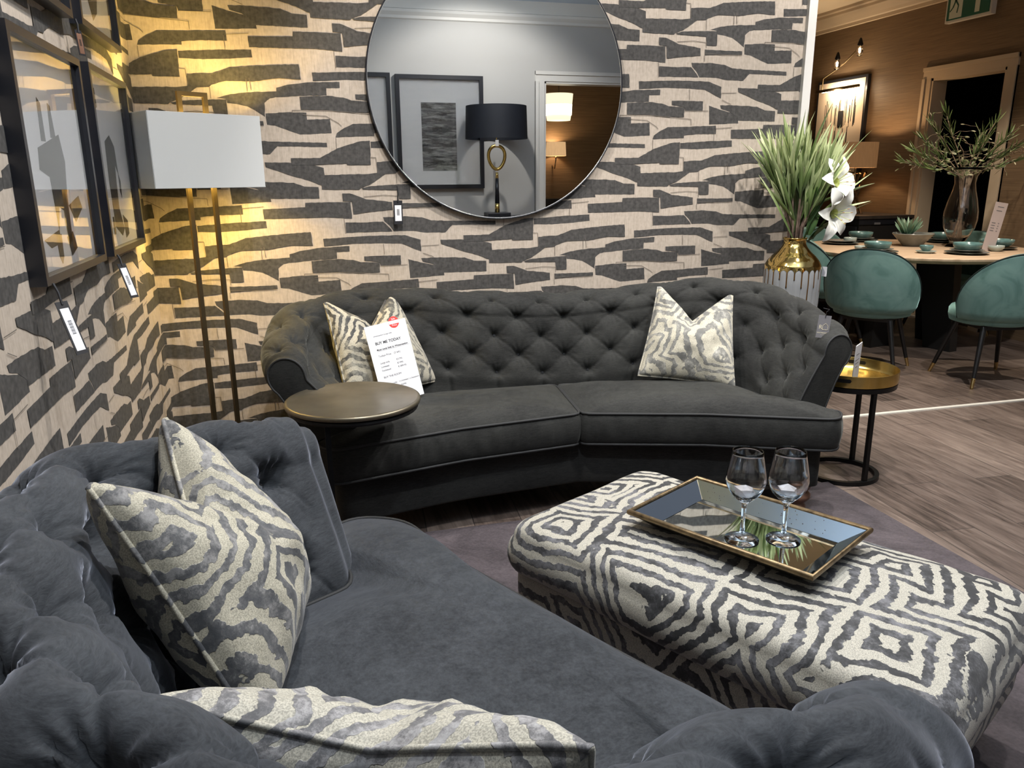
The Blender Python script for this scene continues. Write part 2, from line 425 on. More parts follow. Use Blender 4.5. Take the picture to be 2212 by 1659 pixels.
# white strip on the floor between the rooms
struct(MB().box((4.32, 3.70, .004), (3.25, .028, .008), rz=-.012).build('trim_3', mat('pale_metal_strip', (.75, .73, .66), .4)))
# white architrave ending the papered wall
mb = MB()
mb.box((XE + .014, YB + .03, ZC / 2), (.034, .11, ZC)).box((XE + .042, YB + .045, ZC / 2), (.026, .11, ZC))
struct(mb.build('trim_4', M['white']))
# grey back wall behind the camera, with a doorway on its right (seen in the mirror)
YO = -.9; E0, E1, EZ = 2.655, 3.95, 2.36
struct(MB().box(((XL + E0) / 2, YO - .07, ZC / 2), (E0 - XL, .14, ZC)).box(((E0 + E1) / 2, YO - .07, (EZ + ZC) / 2), (E1 - E0, .14, ZC - EZ))
       .box(((E1 + 5.95) / 2, YO - .07, ZC / 2), (5.95 - E1, .14, ZC)).build('wall_front', M['greywall']))
mb = MB()
for w_, t_ in ((.1, .02), (.035, .032)):
    mb.box((E0 - (.05 if w_ > .05 else .0825), YO + t_ / 2, EZ / 2), (w_, t_, EZ)).box((E1 + (.05 if w_ > .05 else .0825), YO + t_ / 2, EZ / 2), (w_, t_, EZ))
    mb.box(((E0 + E1) / 2, YO + t_ / 2, EZ + (.05 if w_ > .05 else .0825)), (E1 - E0 + .2, t_, w_))
for x in (E0 + .01, E1 - .01): mb.box((x, YO - .07, EZ / 2), (.02, .16, EZ))
mb.box(((E0 + E1) / 2, YO - .07, EZ - .01), (E1 - E0, .16, .02))
struct(mb.build('door_2', M['white']))
V = []; pts = [(0, 2.90), (.02, 2.91), (.022, 2.935), (.045, 2.965), (.05, 2.99), (.02, 3.0), (.02, ZC), (0, ZC)]
for x in (XL, 5.95):
    for a, z in pts: V.append((x, YO + a, z))
n = len(pts)
struct(mesh_obj('trim_5', V, [(i, i + 1, n + i + 1, n + i) for i in range(n - 1)] + [tuple(range(n)), tuple(range(n, 2 * n))], M['white'], smooth=False))
struct(MB().box((4.3, -3.2, ZC / 2), (5.2, .1, ZC)).box((1.7, -2.1, ZC / 2), (.1, 2.24, ZC)).box((6.9, -2.1, ZC / 2), (.1, 2.24, ZC)).build('wall_bronze_room', M['grass']))
struct(MB().box((4.3, -2.1, ZC + .05), (5.3, 2.3, .1)).build('ceiling_bronze_room', M['ceilw']))
struct(MB().box((5.98, .25, ZC / 2), (.06, 2.3, ZC)).build('wall_right_front', M['greywall']))

# ------------------------------------------------------------------ rug
def rug_mat():
    m = mat('mauve_grey_viscose', (.1, .085, .095), .75); n = NT(m); n.b.inputs['Sheen Weight'].default_value = .12
    a = n.noise(n.coord((1, 1, 1)), 4, 6, .7, .8); b = n.noise(n.coord((1, 1, 1)), 120, 2)
    f = n.math('ADD', n.math('MULTIPLY', a, .75), n.math('MULTIPLY', b, .25))
    n.l(n.ramp(f, [(.38, (.028, .021, .025)), (.62, (.095, .076, .085))]), n.b.inputs['Base Color']); n.bump(b, .5, .003); return m
rug = MB().box((.93, 1.62, .006), (2.78, 2.5, .012), bev=.004).build('rug', rug_mat())
tag(rug, 'mauve grey low pile rug under the sofas and zebra footstool', 'rug')

# ------------------------------------------------------------------ sofas
def catmull(P, n):
    P = np.array(P, float); out = []
    Q = np.vstack([2 * P[0] - P[1], P, 2 * P[-1] - P[-2]])
    for i in range(len(P) - 1):
        p0, p1, p2, p3 = Q[i:i + 4]
        for t in np.linspace(0, 1, n, endpoint=False):
            out.append(.5 * ((2 * p1) + (-p0 + p2) * t + (2 * p0 - 5 * p1 + 4 * p2 - p3) * t * t + (-p0 + 3 * p1 - 3 * p2 + p3) * t ** 3))
    out.append(P[-1]); return np.array(out)
def resample(P, step):
    d = np.r_[0, np.cumsum(np.linalg.norm(np.diff(P[:, :2], axis=0), axis=1))]
    n = max(8, int(d[-1] / step)); s = np.linspace(0, d[-1], n + 1)
    return np.stack([np.interp(s, d, P[:, k]) for k in range(P.shape[1])], 1), s

def smoothstep(a, b, x): t = np.clip((x - a) / (b - a), 0, 1); return t * t * (3 - 2 * t)

def tufted_back(name, ctrl, step, mtl, parent, r=.085, du=.215, dt=.088, amp=.034, seed=0, zb=.40, pleat=.010, wide=.62, wrk=1., plain=.05, pip=True, r0=.017):
    """ctrl rows: Bx,By,Tx,Ty,ztop.  Returns the mesh swept along the U shaped path."""
    P, s = resample(catmull(ctrl, 24), step)
    B = P[:, :2]; T = P[:, 2:4]; zt = P[:, 4]
    Ls = s[-1]; nu = max(6, round(Ls / du)); duu = Ls / nu
    # profile for every s: param list built of: inner face, roll, outside
    K1, K2, K3 = 46, 52, 16
    rows = []
    o = T - B; fl = np.linalg.norm(o, axis=1); o = o / fl[:, None]
    for i in range(len(P)):
        zc = zt[i] - r; lean0 = fl[i] - r * .95
        pts = []
        for k in range(K1):                                     # inner leaning face, gently concave
            t = k / K1; z = zb + (zc - zb) * t; q = lean0 * (t ** 1.35)
            pts.append((q, z))
        for k in range(K2):                                     # the roll
            a = PI - (PI + .95) * k / (K2 - 1)
            rr = r
            pts.append((fl[i] + rr * math.cos(a), zc + rr * math.sin(a)))
        q0, z0 = pts[-1]
        for k in range(1, K3):
            t = k / (K3 - 1)
            pts.append((q0 + (max(.06, fl[i] * .45) - q0) * t ** .8, z0 + (.14 - z0) * t))
        rows.append(pts)
    R = np.array(rows)                                          # (S,K,2)
    S, K, _ = R.shape
    pos = np.zeros((S, K, 3))
    pos[:, :, 0] = B[:, None, 0] + o[:, None, 0] * R[:, :, 0]
    pos[:, :, 1] = B[:, None, 1] + o[:, None, 1] * R[:, :, 0]
    pos[:, :, 2] = R[:, :, 1]
    # arc along the profile (mean)
    dl = np.linalg.norm(np.diff(R, axis=1), axis=2); tt = np.concatenate([np.zeros((S, 1)), np.cumsum(dl, axis=1)], 1)
    # normals
    du_ = np.gradient(pos, axis=0); dv_ = np.gradient(pos, axis=1)
    N = np.cross(du_, dv_); N /= np.linalg.norm(N, axis=2)[:, :, None] + 1e-9
    ctr = (B.mean(0))
    mid = pos[S // 2, 10]; inw = np.array([ctr[0] + 0, ctr[1], mid[2]]) - mid
    if np.dot(N[S // 2, 10], inw) < 0: N = -N
    ss = np.broadcast_to(s[:, None], (S, K))
    # the rows follow the top of the roll so that a row always lies just below the ridge
    ridge = tt[:, K1 + K2 // 3][:, None]
    tr = tt - ridge                                            # 0 at about the ridge
    a_ = ss / duu; b_ = (tr + dt * .45) / dt                   # button where b integer and a + b/2 integer (offset)
    best = np.full((S, K), 9.); bx = np.zeros((S, K)); by = np.zeros((S, K))
    for bi in range(-5, 2):
        off = .5 * (bi % 2) + .25
        ai = np.round(a_ - off) + off
        dx = (a_ - ai) * duu; dy = (b_ - bi) * dt
        d = np.hypot(dx, dy)
        m_ = d < best; best = np.where(m_, d, best); bx = np.where(m_, dx, bx); by = np.where(m_, dy, by)
    ang = np.arctan2(by, bx)
    rg = np.random.RandomState(seed)
    dim = np.exp(-(best / r0) ** 1.25) * 1.0 + np.exp(-(best / .052) ** 2) * wide
    # diamond pleats
    p1 = (a_ - .25) + b_ * .5; p2 = (a_ - .25) - b_ * .5
    def crease(p, w):
        d = np.abs(p - np.round(p)) * duu * .8; return np.exp(-(d / w) ** 1.2)
    lim = smoothstep(-5.0 * dt, -4.2 * dt, tr) * (1 - smoothstep(.9 * dt, 1.6 * dt, tr))
    face = smoothstep(-5.4 * dt, -4.6 * dt, tr) * (1 - smoothstep(1.0 * dt, 2.2 * dt, tr))
    wr = np.cos(ang * 11 + np.sin(ss * 31) * 2) * np.exp(-((best - .03) / .022) ** 2) * .0026 * wrk
    up_ = smoothstep(.1 * dt, -.2 * dt, tr)
    vertical = np.cos(bx / .0085 + np.sin(ss * 17)) * np.exp(-(bx / .03) ** 2) * np.exp(-(np.abs(by) / .04) ** 2) * .0016 * wrk
    disp = -amp * dim * lim - pleat * (crease(p1, .006) + crease(p2, .006)) * .8 * lim + (wr + vertical) * lim
    # puffiness
    disp += face * .012
    low = np.sin(ss * 9 + 1) * .002 + np.sin(ss * 23 + tt * 9) * .0012
    disp += low * face
    # pleat lines running over the roll to the outside
    over = smoothstep(.5 * dt, 1.2 * dt, tr) * (1 - smoothstep(2.6 * dt, 3.4 * dt, tr))
    q = (a_ - .25); disp -= over * np.exp(-(np.abs(q - np.round(q)) * duu / .009) ** 1.3) * .008
    low_p = smoothstep(-4.4 * dt, -5.2 * dt, tr)
    disp -= low_p * np.exp(-(np.abs(q - np.round(q)) * duu / .009) ** 1.3) * .010
    # soften at both ends
    e = smoothstep(plain * .4, plain, ss) * (1 - smoothstep(Ls - plain, Ls - plain * .4, ss)); disp *= (.05 + .95 * e)
    er = .03 if pip else .05
    rnd_end = (1 - smoothstep(0, er, ss)) ** 2 + smoothstep(Ls - er, Ls, ss) ** 2; disp -= rnd_end * (.010 if pip else .028)
    pos2 = pos + N * disp[:, :, None]
    V = pos2.reshape(-1, 3); F = [(i * K + k, i * K + k + 1, (i + 1) * K + k + 1, (i + 1) * K + k) for i in range(S - 1) for k in range(K - 1)]
    ob = mesh_obj(name, V, F, mtl, parent)
    # buttons
    for bi in range(-4, 1):
        off = .5 * (bi % 2) + .25
        for ai in np.arange(off, nu, 1.):
            si = ai * duu
            if si < plain * .8 or si > Ls - plain * .8: continue
            i = int(np.argmin(np.abs(s - si))); tgt = bi * dt - dt * .45
            k = int(np.argmin(np.abs(tr[i] - tgt)))
            c = pos2[i, k] + N[i, k] * .002; nn = Vector(N[i, k])
            mbb = MB(); q_ = nn.to_track_quat('Z', 'Y').to_matrix()
            vs = []; 
            for (rr_, hh) in ((.011, -.004), (.0105, .002), (.007, .005), (.002, .006)):
                for w in range(10): vs.append(Vector(c) + q_ @ Vector((rr_ * math.cos(w * PI / 5), rr_ * math.sin(w * PI / 5), hh)))
            fs = [(j * 10 + w, j * 10 + (w + 1) % 10, (j + 1) * 10 + (w + 1) % 10, (j + 1) * 10 + w) for j in range(3) for w in range(10)] + [tuple(range(30, 40))]
            btns.append((vs, fs))
    # end panels (arm fronts)
    panels = []
    for i in (0, S - 1):
        ring = [tuple(p) for p in pos[i]]
        oo = o[i]; nrm = np.array([oo[1], -oo[0]])
        away = B[i] - B[i + 1 if i == 0 else i - 1]
        if np.dot(nrm, away) < 0: nrm = -nrm
        prof = R[i]
        end = [Vector(p) for p in pos2[i]]
        end = [Vector((B[i][0], B[i][1], .14))] + end
        pts = [(.0, .14)] + [tuple(p) for p in prof]
        sp_ = []
        for (q, z) in pts:
            tq = cspine(q, z, fl[i], zt[i], r, zb); sp_.append(Vector((B[i][0] + oo[0] * tq[0], B[i][1] + oo[1] * tq[0], tq[1])))
        nv = Vector((nrm[0], nrm[1], 0)); rings = []
        for sc, d in (((1.0, 0), (.985, .008), (.93, .013), (.80, .015)) if pip else ((1, 0), (.94, .012), (.82, .022), (.6, .03), (.25, .034))):
            rings.append([tuple(a_ + (b_ - a_) * sc + nv * d) for a_, b_ in zip(sp_, end)])
        n_ = len(pts); V = [p for rg_ in rings for p in rg_]; F = []
        for a in range(len(rings) - 1):
            for k in range(n_):
                F.append((a * n_ + k, a * n_ + (k + 1) % n_, (a + 1) * n_ + (k + 1) % n_, (a + 1) * n_ + k))
        F.append(tuple(range((len(rings) - 1) * n_, len(rings) * n_)))
        panel = mesh_obj('arm_front', V, F, mtl, parent)
        # piping round the panel
        pr = [Vector(p) for p in rings[2][8:]]
        if pip: MB().tube(pr[::2], .0045, 8).build('piping', M['piping'], panel, smooth=True)
    return ob
def cspine(q, z, fl, zt, r, zb):
    zc = zt - r
    if z >= zc: return (fl, zc)
    t = (z - .14) / (zc - .14)
    return (fl * (.3 + .7 * t), z)
btns = []

def slab_cushion(name, outline, ztop, zbot, crown, mtl, parent, centre, seed=1, bulge=.014, nr=34, step=.012, wr=.003):
    P = np.array(outline + [outline[0]], float); P, s = resample(P, step); P = P[:-1]
    n = len(P); c = np.array(centre)
    V = []; F = []
    # rings: bottom inner -> bottom edge -> side -> top edge -> inward
    nxt = np.roll(P, -1, 0); prv = np.roll(P, 1, 0); tn = nxt - prv; tn /= np.linalg.norm(tn, axis=1)[:, None] + 1e-9
    nor = np.stack([tn[:, 1], -tn[:, 0]], 1)
    if np.mean(np.sum(nor * (P - c), 1)) < 0: nor = -nor
    rings = []
    h = ztop - zbot
    rings.append((P * .0 + P + (c - P) * .5, zbot + .004, 0)); rings.append((P + (c - P) * .08, zbot - .004, 0))
    for t in np.linspace(0, 1, 11):
        b = bulge * math.sin(PI * t) ** .6
        rings.append((P + nor * b, zbot + h * t, 1))
    top = []
    for k in range(1, nr + 1):
        u = (k / nr) ** 1.25
        Q = P + (c - P) * u
        z = ztop + crown * (1 - (1 - min(u * 1.25, 1)) ** 2.6)
        top.append((Q, z, 2, u))
    Z = []
    for (Q, z, ty, *rest) in rings + top:
        for i in range(n):
            x, y = Q[i]; zz = z; wx, wy = x, y
            nz = noise.noise(Vector((x * 7, y * 7, seed))) * .5 + noise.noise(Vector((x * 16, y * 16, seed + 5))) * .2
            if ty == 2: zz += nz * .010 * min(1, rest[0] * 6)
            if ty == 1:
                w = wr * noise.noise(Vector((x * 45, y * 45, zz * 6 + seed))) * math.sin(PI * (zz - zbot) / h)
                wx += nor[i][0] * w * 2; wy += nor[i][1] * w * 2
            V.append((wx, wy, zz))
    m_ = len(rings) + len(top)
    for a in range(m_ - 1):
        for i in range(n):
            F.append((a * n + i, a * n + (i + 1) % n, (a + 1) * n + (i + 1) % n, (a + 1) * n + i))
    ob = mesh_obj(name, V, F, mtl, parent)
    mb = MB()
    for zz in (ztop, zbot):
        mb.tube([(p[0] + nn_[0] * .003, p[1] + nn_[1] * .003, zz) for p, nn_ in zip(P, nor)][::2], .0055, 8, closed=True)
    mb.build('piping', M['piping'], ob, smooth=True)
    return ob

def rounded(pts, r, k=6):
    """round the corners of a closed polygon; r may be list"""
    n = len(pts); out = []
    for i in range(n):
        p = Vector(pts[i]); a = Vector(pts[i - 1]); b = Vector(pts[(i + 1) % n]); rr = r[i] if isinstance(r, list) else r
        if rr < 1e-4: out.append(tuple(p)); continue
        da = (a - p); db = (b - p); rr = min(rr, da.length * .45, db.length * .45)
        s_ = p + da.normalized() * rr; e_ = p + db.normalized() * rr
        for j in range(k + 1):
            t = j / k; q = s_ * (1 - t) ** 2 + p * 2 * t * (1 - t) + e_ * t * t; out.append(tuple(q))
    return out

def turned_leg(parent, c, h=.13, r=.04):
    prof = [(.018, 0), (.024, .004), (.030, .02), (.026, .034), (.02, .04), (.03, .048), (.043, .066), (.043, .08), (.032, .094), (.026, .1), (.04, .108), (.042, .12), (.036, .13)]
    prof = [(a * r / .04, b * h / .13) for a, b in prof]
    return MB().lathe(prof, c, 28, capb=True, capt=True).build('leg', M['wood_leg'], parent, smooth=True)

def base_rail(name, outline, z0, z1, mtl, parent):
    P = np.array(outline + [outline[0]], float); P, s = resample(P, .02); P = P[:-1]; n = len(P)
    V = []; F = []
    c = P.mean(0)
    for (u, z) in ((.03, z0), (0, z0 + .008), (0, z0 + .06), (0, z1 - .01), (.02, z1), (.9, z1)):
        for p in P: q = p + (c - p) * u; V.append((q[0], q[1], z))
    for a in range(5):
        for i in range(n): F.append((a * n + i, a * n + (i + 1) % n, (a + 1) * n + (i + 1) % n, (a + 1) * n + i))
    F.append(tuple(range(n))[::-1])
    return mesh_obj(name, V, F, mtl, parent)

# ---- far sofa (two seat cushions, gently angled front)
fs = thing('sofa', 'dark charcoal velvet button-back sofa with two seat cushions below the round mirror', 'sofa', (1.09, 2.88, 0), math.radians(-6))
half = [(.85, -.12, 1.07, -.08, .77), (.86, .10, 1.095, .16, .815), (.81, .32, 1.05, .45, .88), (.62, .44, .78, .60, .905), (.32, .47, .36, .62, .875)]
mid = [(0, .48, 0, .63, .855)]
ctrl = [h for h in half] + mid + [(-a - .01, b, -c - .09 * max(0, (c - .78) / .32), d, z) for a, b, c, d, z in half[::-1]]
btns = []
tb = tufted_back('backrest', ctrl, .0055, M['velvet_far'], fs, amp=.030, seed=1, wide=.42, pleat=.006)
for v_, f_ in btns: MB().add(v_, f_).build('button', M['button'], tb, smooth=True)
def mir_(pts): return [(-a, b) for a, b in pts][::-1]
cr = rounded([(.006, .004), (.5, -.10), (1.0, -.27), (1.06, -.17), (1.02, -.13), (.86, -.13), (.86, .08), (.80, .33), (.6, .43), (.006, .47)], [.03, 0, .07, .05, .04, .02, .1, .1, .1, .03])
slab_cushion('seat_cushion', cr, .448, .315, .062, M['velvet_far'], fs, (.5, .02), 3)
slab_cushion('seat_cushion', mir_(cr), .448, .315, .056, M['velvet_far'], fs, (-.5, .02), 8)
rl = rounded([(0, .05), (.55, -.06), (.98, -.21), (1.02, -.08), (.98, .3), (.8, .5), (0, .56), (-.8, .5), (-.98, .3), (-1.02, -.08), (-.98, -.21), (-.55, -.06)], [0, .1, .1, .1, .1, .2, 0, .2, .1, .1, .1, .1])
base_rail('base', rl, .125, .33, M['velvet_far'], fs)
for x, y in ((.93, -.13), (-.93, -.13), (.85, .45), (-.85, .45)): turned_leg(fs, (x, y, 0), .13, .046)

# ---- near sofa: one cushion love seat, local x = left (l), local y = -n (backwards)
# world = n*(.882,.471)+l*(-.471,.882)
ang = math.atan2(.882, -.471)
ns = thing('sofa', 'grey velvet button-back loveseat in the left foreground with one deep seat cushion', 'sofa', (0, 0, 0), 0)
NV = (.882, .471); LV = (-.471, .882)
def nl(n_, l_): return (n_ * NV[0] + l_ * LV[0], n_ * NV[1] + l_ * LV[1])
nc = [(.90, 1.48, .93, 1.77, .80), (.66, 1.48, .66, 1.69, .855), (.47, 1.38, .32, 1.56, .90), (.39, 1.18, .17, 1.24, .905), (.38, .99, .13, .99, .89),
      (.39, .80, .15, .76, .90), (.47, .60, .30, .44, .885), (.66, .50, .66, .30, .85), (.88, .50, .93, .26, .80)]
ctrl = [(*nl(a, b), *nl(c, d), z) for a, b, c, d, z in nc]
btns = []
tb = tufted_back('backrest', ctrl, .005, M['velvet_near'], ns, r=.09, du=.2, dt=.105, amp=.050, seed=4, pleat=.011, wide=.5, wrk=2.2, r0=.022, plain=.13, pip=False)
for v_, f_ in btns: MB().add(v_, f_).build('button', M['button'], tb, smooth=True)
cn = [(.40, .55), (.52, .515), (.86, .52), (.90, .48), (.90, .22), (1.0, .16), (1.11, .22), (1.105, .9), (1.12, 1.4), (1.17, 1.68), (1.08, 1.80), (.93, 1.76), (.90, 1.52), (.86, 1.465), (.5, 1.455), (.40, 1.36)]
cn = rounded([nl(a, b) for a, b in cn], [.06, .05, .03, .03, .05, .08, .1, 0, 0, .1, .08, .06, .03, .03, .08, .08])
slab_cushion('seat_cushion', cn, .46, .32, .058, M['velvet_near'], ns, nl(.975, .99), 12, nr=44)
rl = [(.3, .4), (1.03, .28), (1.05, .99), (1.08, 1.66), (.9, 1.7), (.3, 1.58)]
base_rail('base', rounded([nl(a, b) for a, b in rl], .07), .125, .33, M['velvet_near'], ns)
for a, b in ((.98, .38), (1.0, 1.6), (.38, .5), (.38, 1.5)): turned_leg(ns, (*nl(a, b), 0), .13, .046)

# ------------------------------------------------------------------ chopped cushions
def pillow(name, label, bottom, top, face, size, mtl, chop=.27, T=.085, grp=None, pinch=.0, seed=0, pm=None, taper=.82, turn=0.):
    """bottom/top: world centres of the lower and (unchopped) upper edge, face: direction faced"""
    b = Vector(bottom); t = Vector(top); upv = (t - b).normalized(); fc = Vector(face); fc = (fc - upv * fc.dot(upv)).normalized()
    ax = upv.cross(fc).normalized()                            # local x (to the right seen from behind), y=up, z=face
    Hh = (t - b).length; W = size
    if turn:
        ax, upv = ax * math.cos(turn) + upv * math.sin(turn), upv * math.cos(turn) - ax * math.sin(turn); b = t - upv * Hh
    N = 64
    def surf(a, c, side):
        # a,c in -1..1 ; outline
        x = W / 2 * a * (1 - .05 * (1 - c * c) - (1 - taper) * ((c + 1) / 2) ** 1.3)
        y0 = Hh * (c + 1) / 2
        v = max(0, 1 - abs(a) / .92) ** 1.05
        y = y0 - chop * Hh * v * ((c + 1) / 2) ** 2.2
        y += .035 * Hh * (1 - a * a) * (1 - c) / 2 * -1 * 0 + .02 * Hh * (1 - (1 - a * a)) * (-(1 - c) / 2)
        e = (max(0, 1 - a * a) ** .42) * (max(0, 1 - c * c) ** .42)
        z = T * e
        # deep crease below the chop
        z *= 1 - .38 * math.exp(-(a / .22) ** 2) * smoothstep(-.1, 1., c)
        # fullness
        z += T * .28 * math.exp(-((a) / .6) ** 2 - ((c + .25) / .5) ** 2)*e
        w = noise.noise(Vector((a * 3.2 + seed, c * 2.6, side * 3))) * .016 + noise.noise(Vector((a * 9 + seed, c * 5, side * 5))) * .006
        # radiating wrinkles from chop
        th = math.atan2(c - .9, a)
        w += .0035 * math.sin(th * 17 + seed) * math.exp(-((a * a + (c - .45) ** 2) / .35))
        z += w * e
        return Vector((x, y, z * side))
    V = []; F = []
    for side in (1, -1):
        o0 = len(V)
        for i in range(N + 1):
            for j in range(N + 1):
                a = math.sin((i / N * 2 - 1) * PI / 2) * .3 + (i / N * 2 - 1) * .7; c = math.sin((j / N * 2 - 1) * PI / 2) * .3 + (j / N * 2 - 1) * .7
                V.append(surf(a, c, side))
        for i in range(N):
            for j in range(N):
                q = [o0 + i * (N + 1) + j, o0 + (i + 1) * (N + 1) + j, o0 + (i + 1) * (N + 1) + j + 1, o0 + i * (N + 1) + j + 1]
                F.append(q if side == 1 else q[::-1])
    root = mesh_obj(name, V, F, mtl)
    edge = [surf(a, -1, 1) for a in np.linspace(-1, 1, 40)] + [surf(1, c, 1) for c in np.linspace(-1, 1, 40)[1:]] + [surf(a, 1, 1) for a in np.linspace(1, -1, 60)[1:]] + [surf(-1, c, 1) for c in np.linspace(1, -1, 40)[1:-1]]
    MB().tube(edge, .0048, 8, closed=True).build('piping', pm or mtl, root, smooth=True)
    Mm = Matrix((ax, upv, fc)).transposed().to_4x4(); Mm.translation = b; root.matrix_world = Mm
    return tag(root, label, 'cushion', grp)
pillow('cushion', 'grey and gold zebra cushion with a chopped top behind the white price sheet', (.37, 3.26, .505), (.255, 3.42, .89), (.6, -.8, 0), .52, M['zebra_p1'], .34, .085, seed=2, taper=.74)
pillow('cushion', 'pale gold zebra cushion with a chopped top at the right end of the far sofa', (1.66, 3.06, .505), (1.79, 3.26, .872), (-.40, -.92, 0), .43, M['zebra_p2'], .36, .09, seed=9, taper=.80)
pillow('cushion', 'large silver and gold zebra cushion with two tall ears on the foreground loveseat', (-.09, 1.35, .515), (-.31, 1.455, .93), (.95, -.22, 0), .51, M['zebra_p3'], .36, .11, seed=14, taper=.74, turn=.13)
pillow('cushion', 'zebra cushion lying nearest the camera, cut by the bottom edge of the photo', (.11, .875, .53), (.02, .71, .85), (.44, .9, 0), .53, M['zebra_p4'], .20, .085, seed=21, taper=.94)

# ------------------------------------------------------------------ footstool
ot = thing('footstool', 'long rectangular footstool in black and cream zebra fabric holding the mirrored tray', 'footstool', (*nl(1.755, .935), 0), math.atan2(LV[1], LV[0]))
# local x along l, local y = -n direction
def soft_box(name, lx, ly, z0, z1, crown, mtl, parent, bul=.012, rc=.05, edge=.045):
    o = rounded([(-lx, -ly), (lx, -ly), (lx, ly), (-lx, ly)], rc, 8)
    P = np.array(o + [o[0]]); P, s = resample(P, .014); P = P[:-1]; n = len(P)
    V = []; F = []; rings = [(.6, z0), (.03, z0)]
    for t in np.linspace(0, 1, 9): rings.append((-bul * math.sin(PI * t) ** .7, z0 + (z1 - edge - z0) * t))
    ring2 = [(u, z) for u, z in rings]
    for k in range(1, 9):
        a = k / 8 * PI / 2; ring2.append((('e', edge * (1 - math.cos(a))), z1 - edge + edge * math.sin(a)))
    for k in range(1, 22):
        u = k / 21; ring2.append((('i', u), z1 + crown * (1 - (1 - u) ** 2.5)))
    for u, z in ring2:
        for p in P:
            d = math.hypot(*p); pd = p / d
            if isinstance(u, tuple):
                if u[0] == 'e': q = np.array([p[0] - np.sign(p[0]) * u[1] * min(1, abs(p[0]) / lx * 1.0), p[1] - np.sign(p[1]) * u[1] * min(1, abs(p[1]) / ly)])
                else:
                    q = np.array([p[0] - np.sign(p[0]) * edge * min(1, abs(p[0]) / lx), p[1] - np.sign(p[1]) * edge * min(1, abs(p[1]) / ly)]); q = q * (1 - u[1] * .995)
            elif abs(u) < .02: q = np.array([p[0] - np.sign(p[0]) * u * min(1, abs(p[0]) / lx * 1.2), p[1] - np.sign(p[1]) * u * min(1, abs(p[1]) / ly * 1.2)])
            else: q = p * (1 - u)
            V.append((q[0], q[1], z + noise.noise(Vector((q[0] * 5, q[1] * 5, z * 3))) * .006))
    for a in range(len(ring2) - 1):
        for i in range(n): F.append((a * n + i, a * n + (i + 1) % n, (a + 1) * n + (i + 1) % n, (a + 1) * n + i))
    F.append(tuple(range(n))[::-1])
    return mesh_obj(name, V, F, mtl, parent)
soft_box('top_cushion', .60, .33, .275, .425, .03, M['zebra_ott'], ot, .014, .07, .05)
soft_box('base', .585, .315, .175, .285, 0, M['zebra_ott'], ot, .002, .05, .01)
for x in (-.5, .5):
    for y in (-.24, .24): turned_leg(ot, (x, y, 0), .178, .05)

# ------------------------------------------------------------------ mirrored tray and glasses
TZ = .452
tr_c = (1.12, 1.69)
tray = thing('serving_tray', 'rectangular mirrored tray with sloping glass sides and bronze rim on the zebra footstool', 'tray', (tr_c[0], tr_c[1], TZ), math.atan2(-.459, .26))
hx, hy = .262, .172
def ringbox(hx0, hy0, z0, hx1, hy1, z1): return [(-hx0, -hy0, z0), (hx0, -hy0, z0), (hx0, hy0, z0), (-hx0, hy0, z0), (-hx1, -hy1, z1), (hx1, -hy1, z1), (hx1, hy1, z1), (-hx1, hy1, z1)]
M['tray_mirror'] = mat('tray_mirror', (.62, .70, .74), .02, 1)
M['tray_side'] = simple_noise_mat('foxed_mirror', (.45, .52, .58), (.5, .57, .62), 3, .04, 1)
MB().box((0, 0, .006), (2 * hx - .10, 2 * hy - .10, .006)).build('mirror_base', M['tray_mirror'], tray)
for k in range(4):
    Vq = ringbox(hx - .058, hy - .058, .01, hx - .008, hy - .008, .045); e = (k + 1) % 4
    sd = MB()
    for q_ in range(30 if k == 2 else 0):
        u = rnd.uniform(-hx + .05, hx - .05); t = rnd.uniform(.15, .9); y = hy - .058 + .05 * t; z = .0104 + .035 * t; r_ = rnd.uniform(.0008, .002)
        sd.add([(u + r_ * math.cos(a), y + r_ * math.sin(a) * .8, z + r_ * math.sin(a) * .55) for a in np.linspace(0, 2 * PI, 8)[:-1]], [tuple(range(7))], 1)
    sd.add([Vq[k], Vq[e], Vq[4 + e], Vq[4 + k]] + [tuple(np.array(v) + np.array((0, 0, -.004))) for v in (Vq[k], Vq[e], Vq[4 + e], Vq[4 + k])],
             [(0, 1, 2, 3), (7, 6, 5, 4), (0, 4, 5, 1), (1, 5, 6, 2), (2, 6, 7, 3), (3, 7, 4, 0)]).build('mirror_side', None, tray, mats=[M['tray_side'], M['ink']])
M['rim'] = simple_noise_mat('aged_bronze_rim', (.12, .085, .05), (.36, .26, .14), 40, .42, .85)
MB().tube([(-hx, -hy, .044), (hx, -hy, .044), (hx, hy, .044), (-hx, hy, .044)], .0085, 12, closed=True).build('rim', M['rim'], tray, autos=60)
MB().add(ringbox(hx - .05, hy - .05, .0, hx + .002, hy + .002, .040), [(0, 1, 5, 4), (1, 2, 6, 5), (2, 3, 7, 6), (3, 0, 4, 7), (3, 2, 1, 0)]).build('underside', mat('dark_bronze', (.05, .04, .03), .5, .5), tray)
GP = [(.0335, 0.0), (.034, .0025), (.02, .006), (.008, .011), (.0048, .02), (.0042, .05), (.0045, .075), (.006, .088), (.015, .098), (.030, .115), (.0375, .132), (.0395, .145), (.038, .162), (.034, .185), (.0305, .205), (.0295, .214)]
GI = [(.0283, .214), (.0293, .205), (.0327, .185), (.0367, .162), (.0381, .145), (.036, .132), (.0285, .1175), (.014, .103), (.004, .1)]
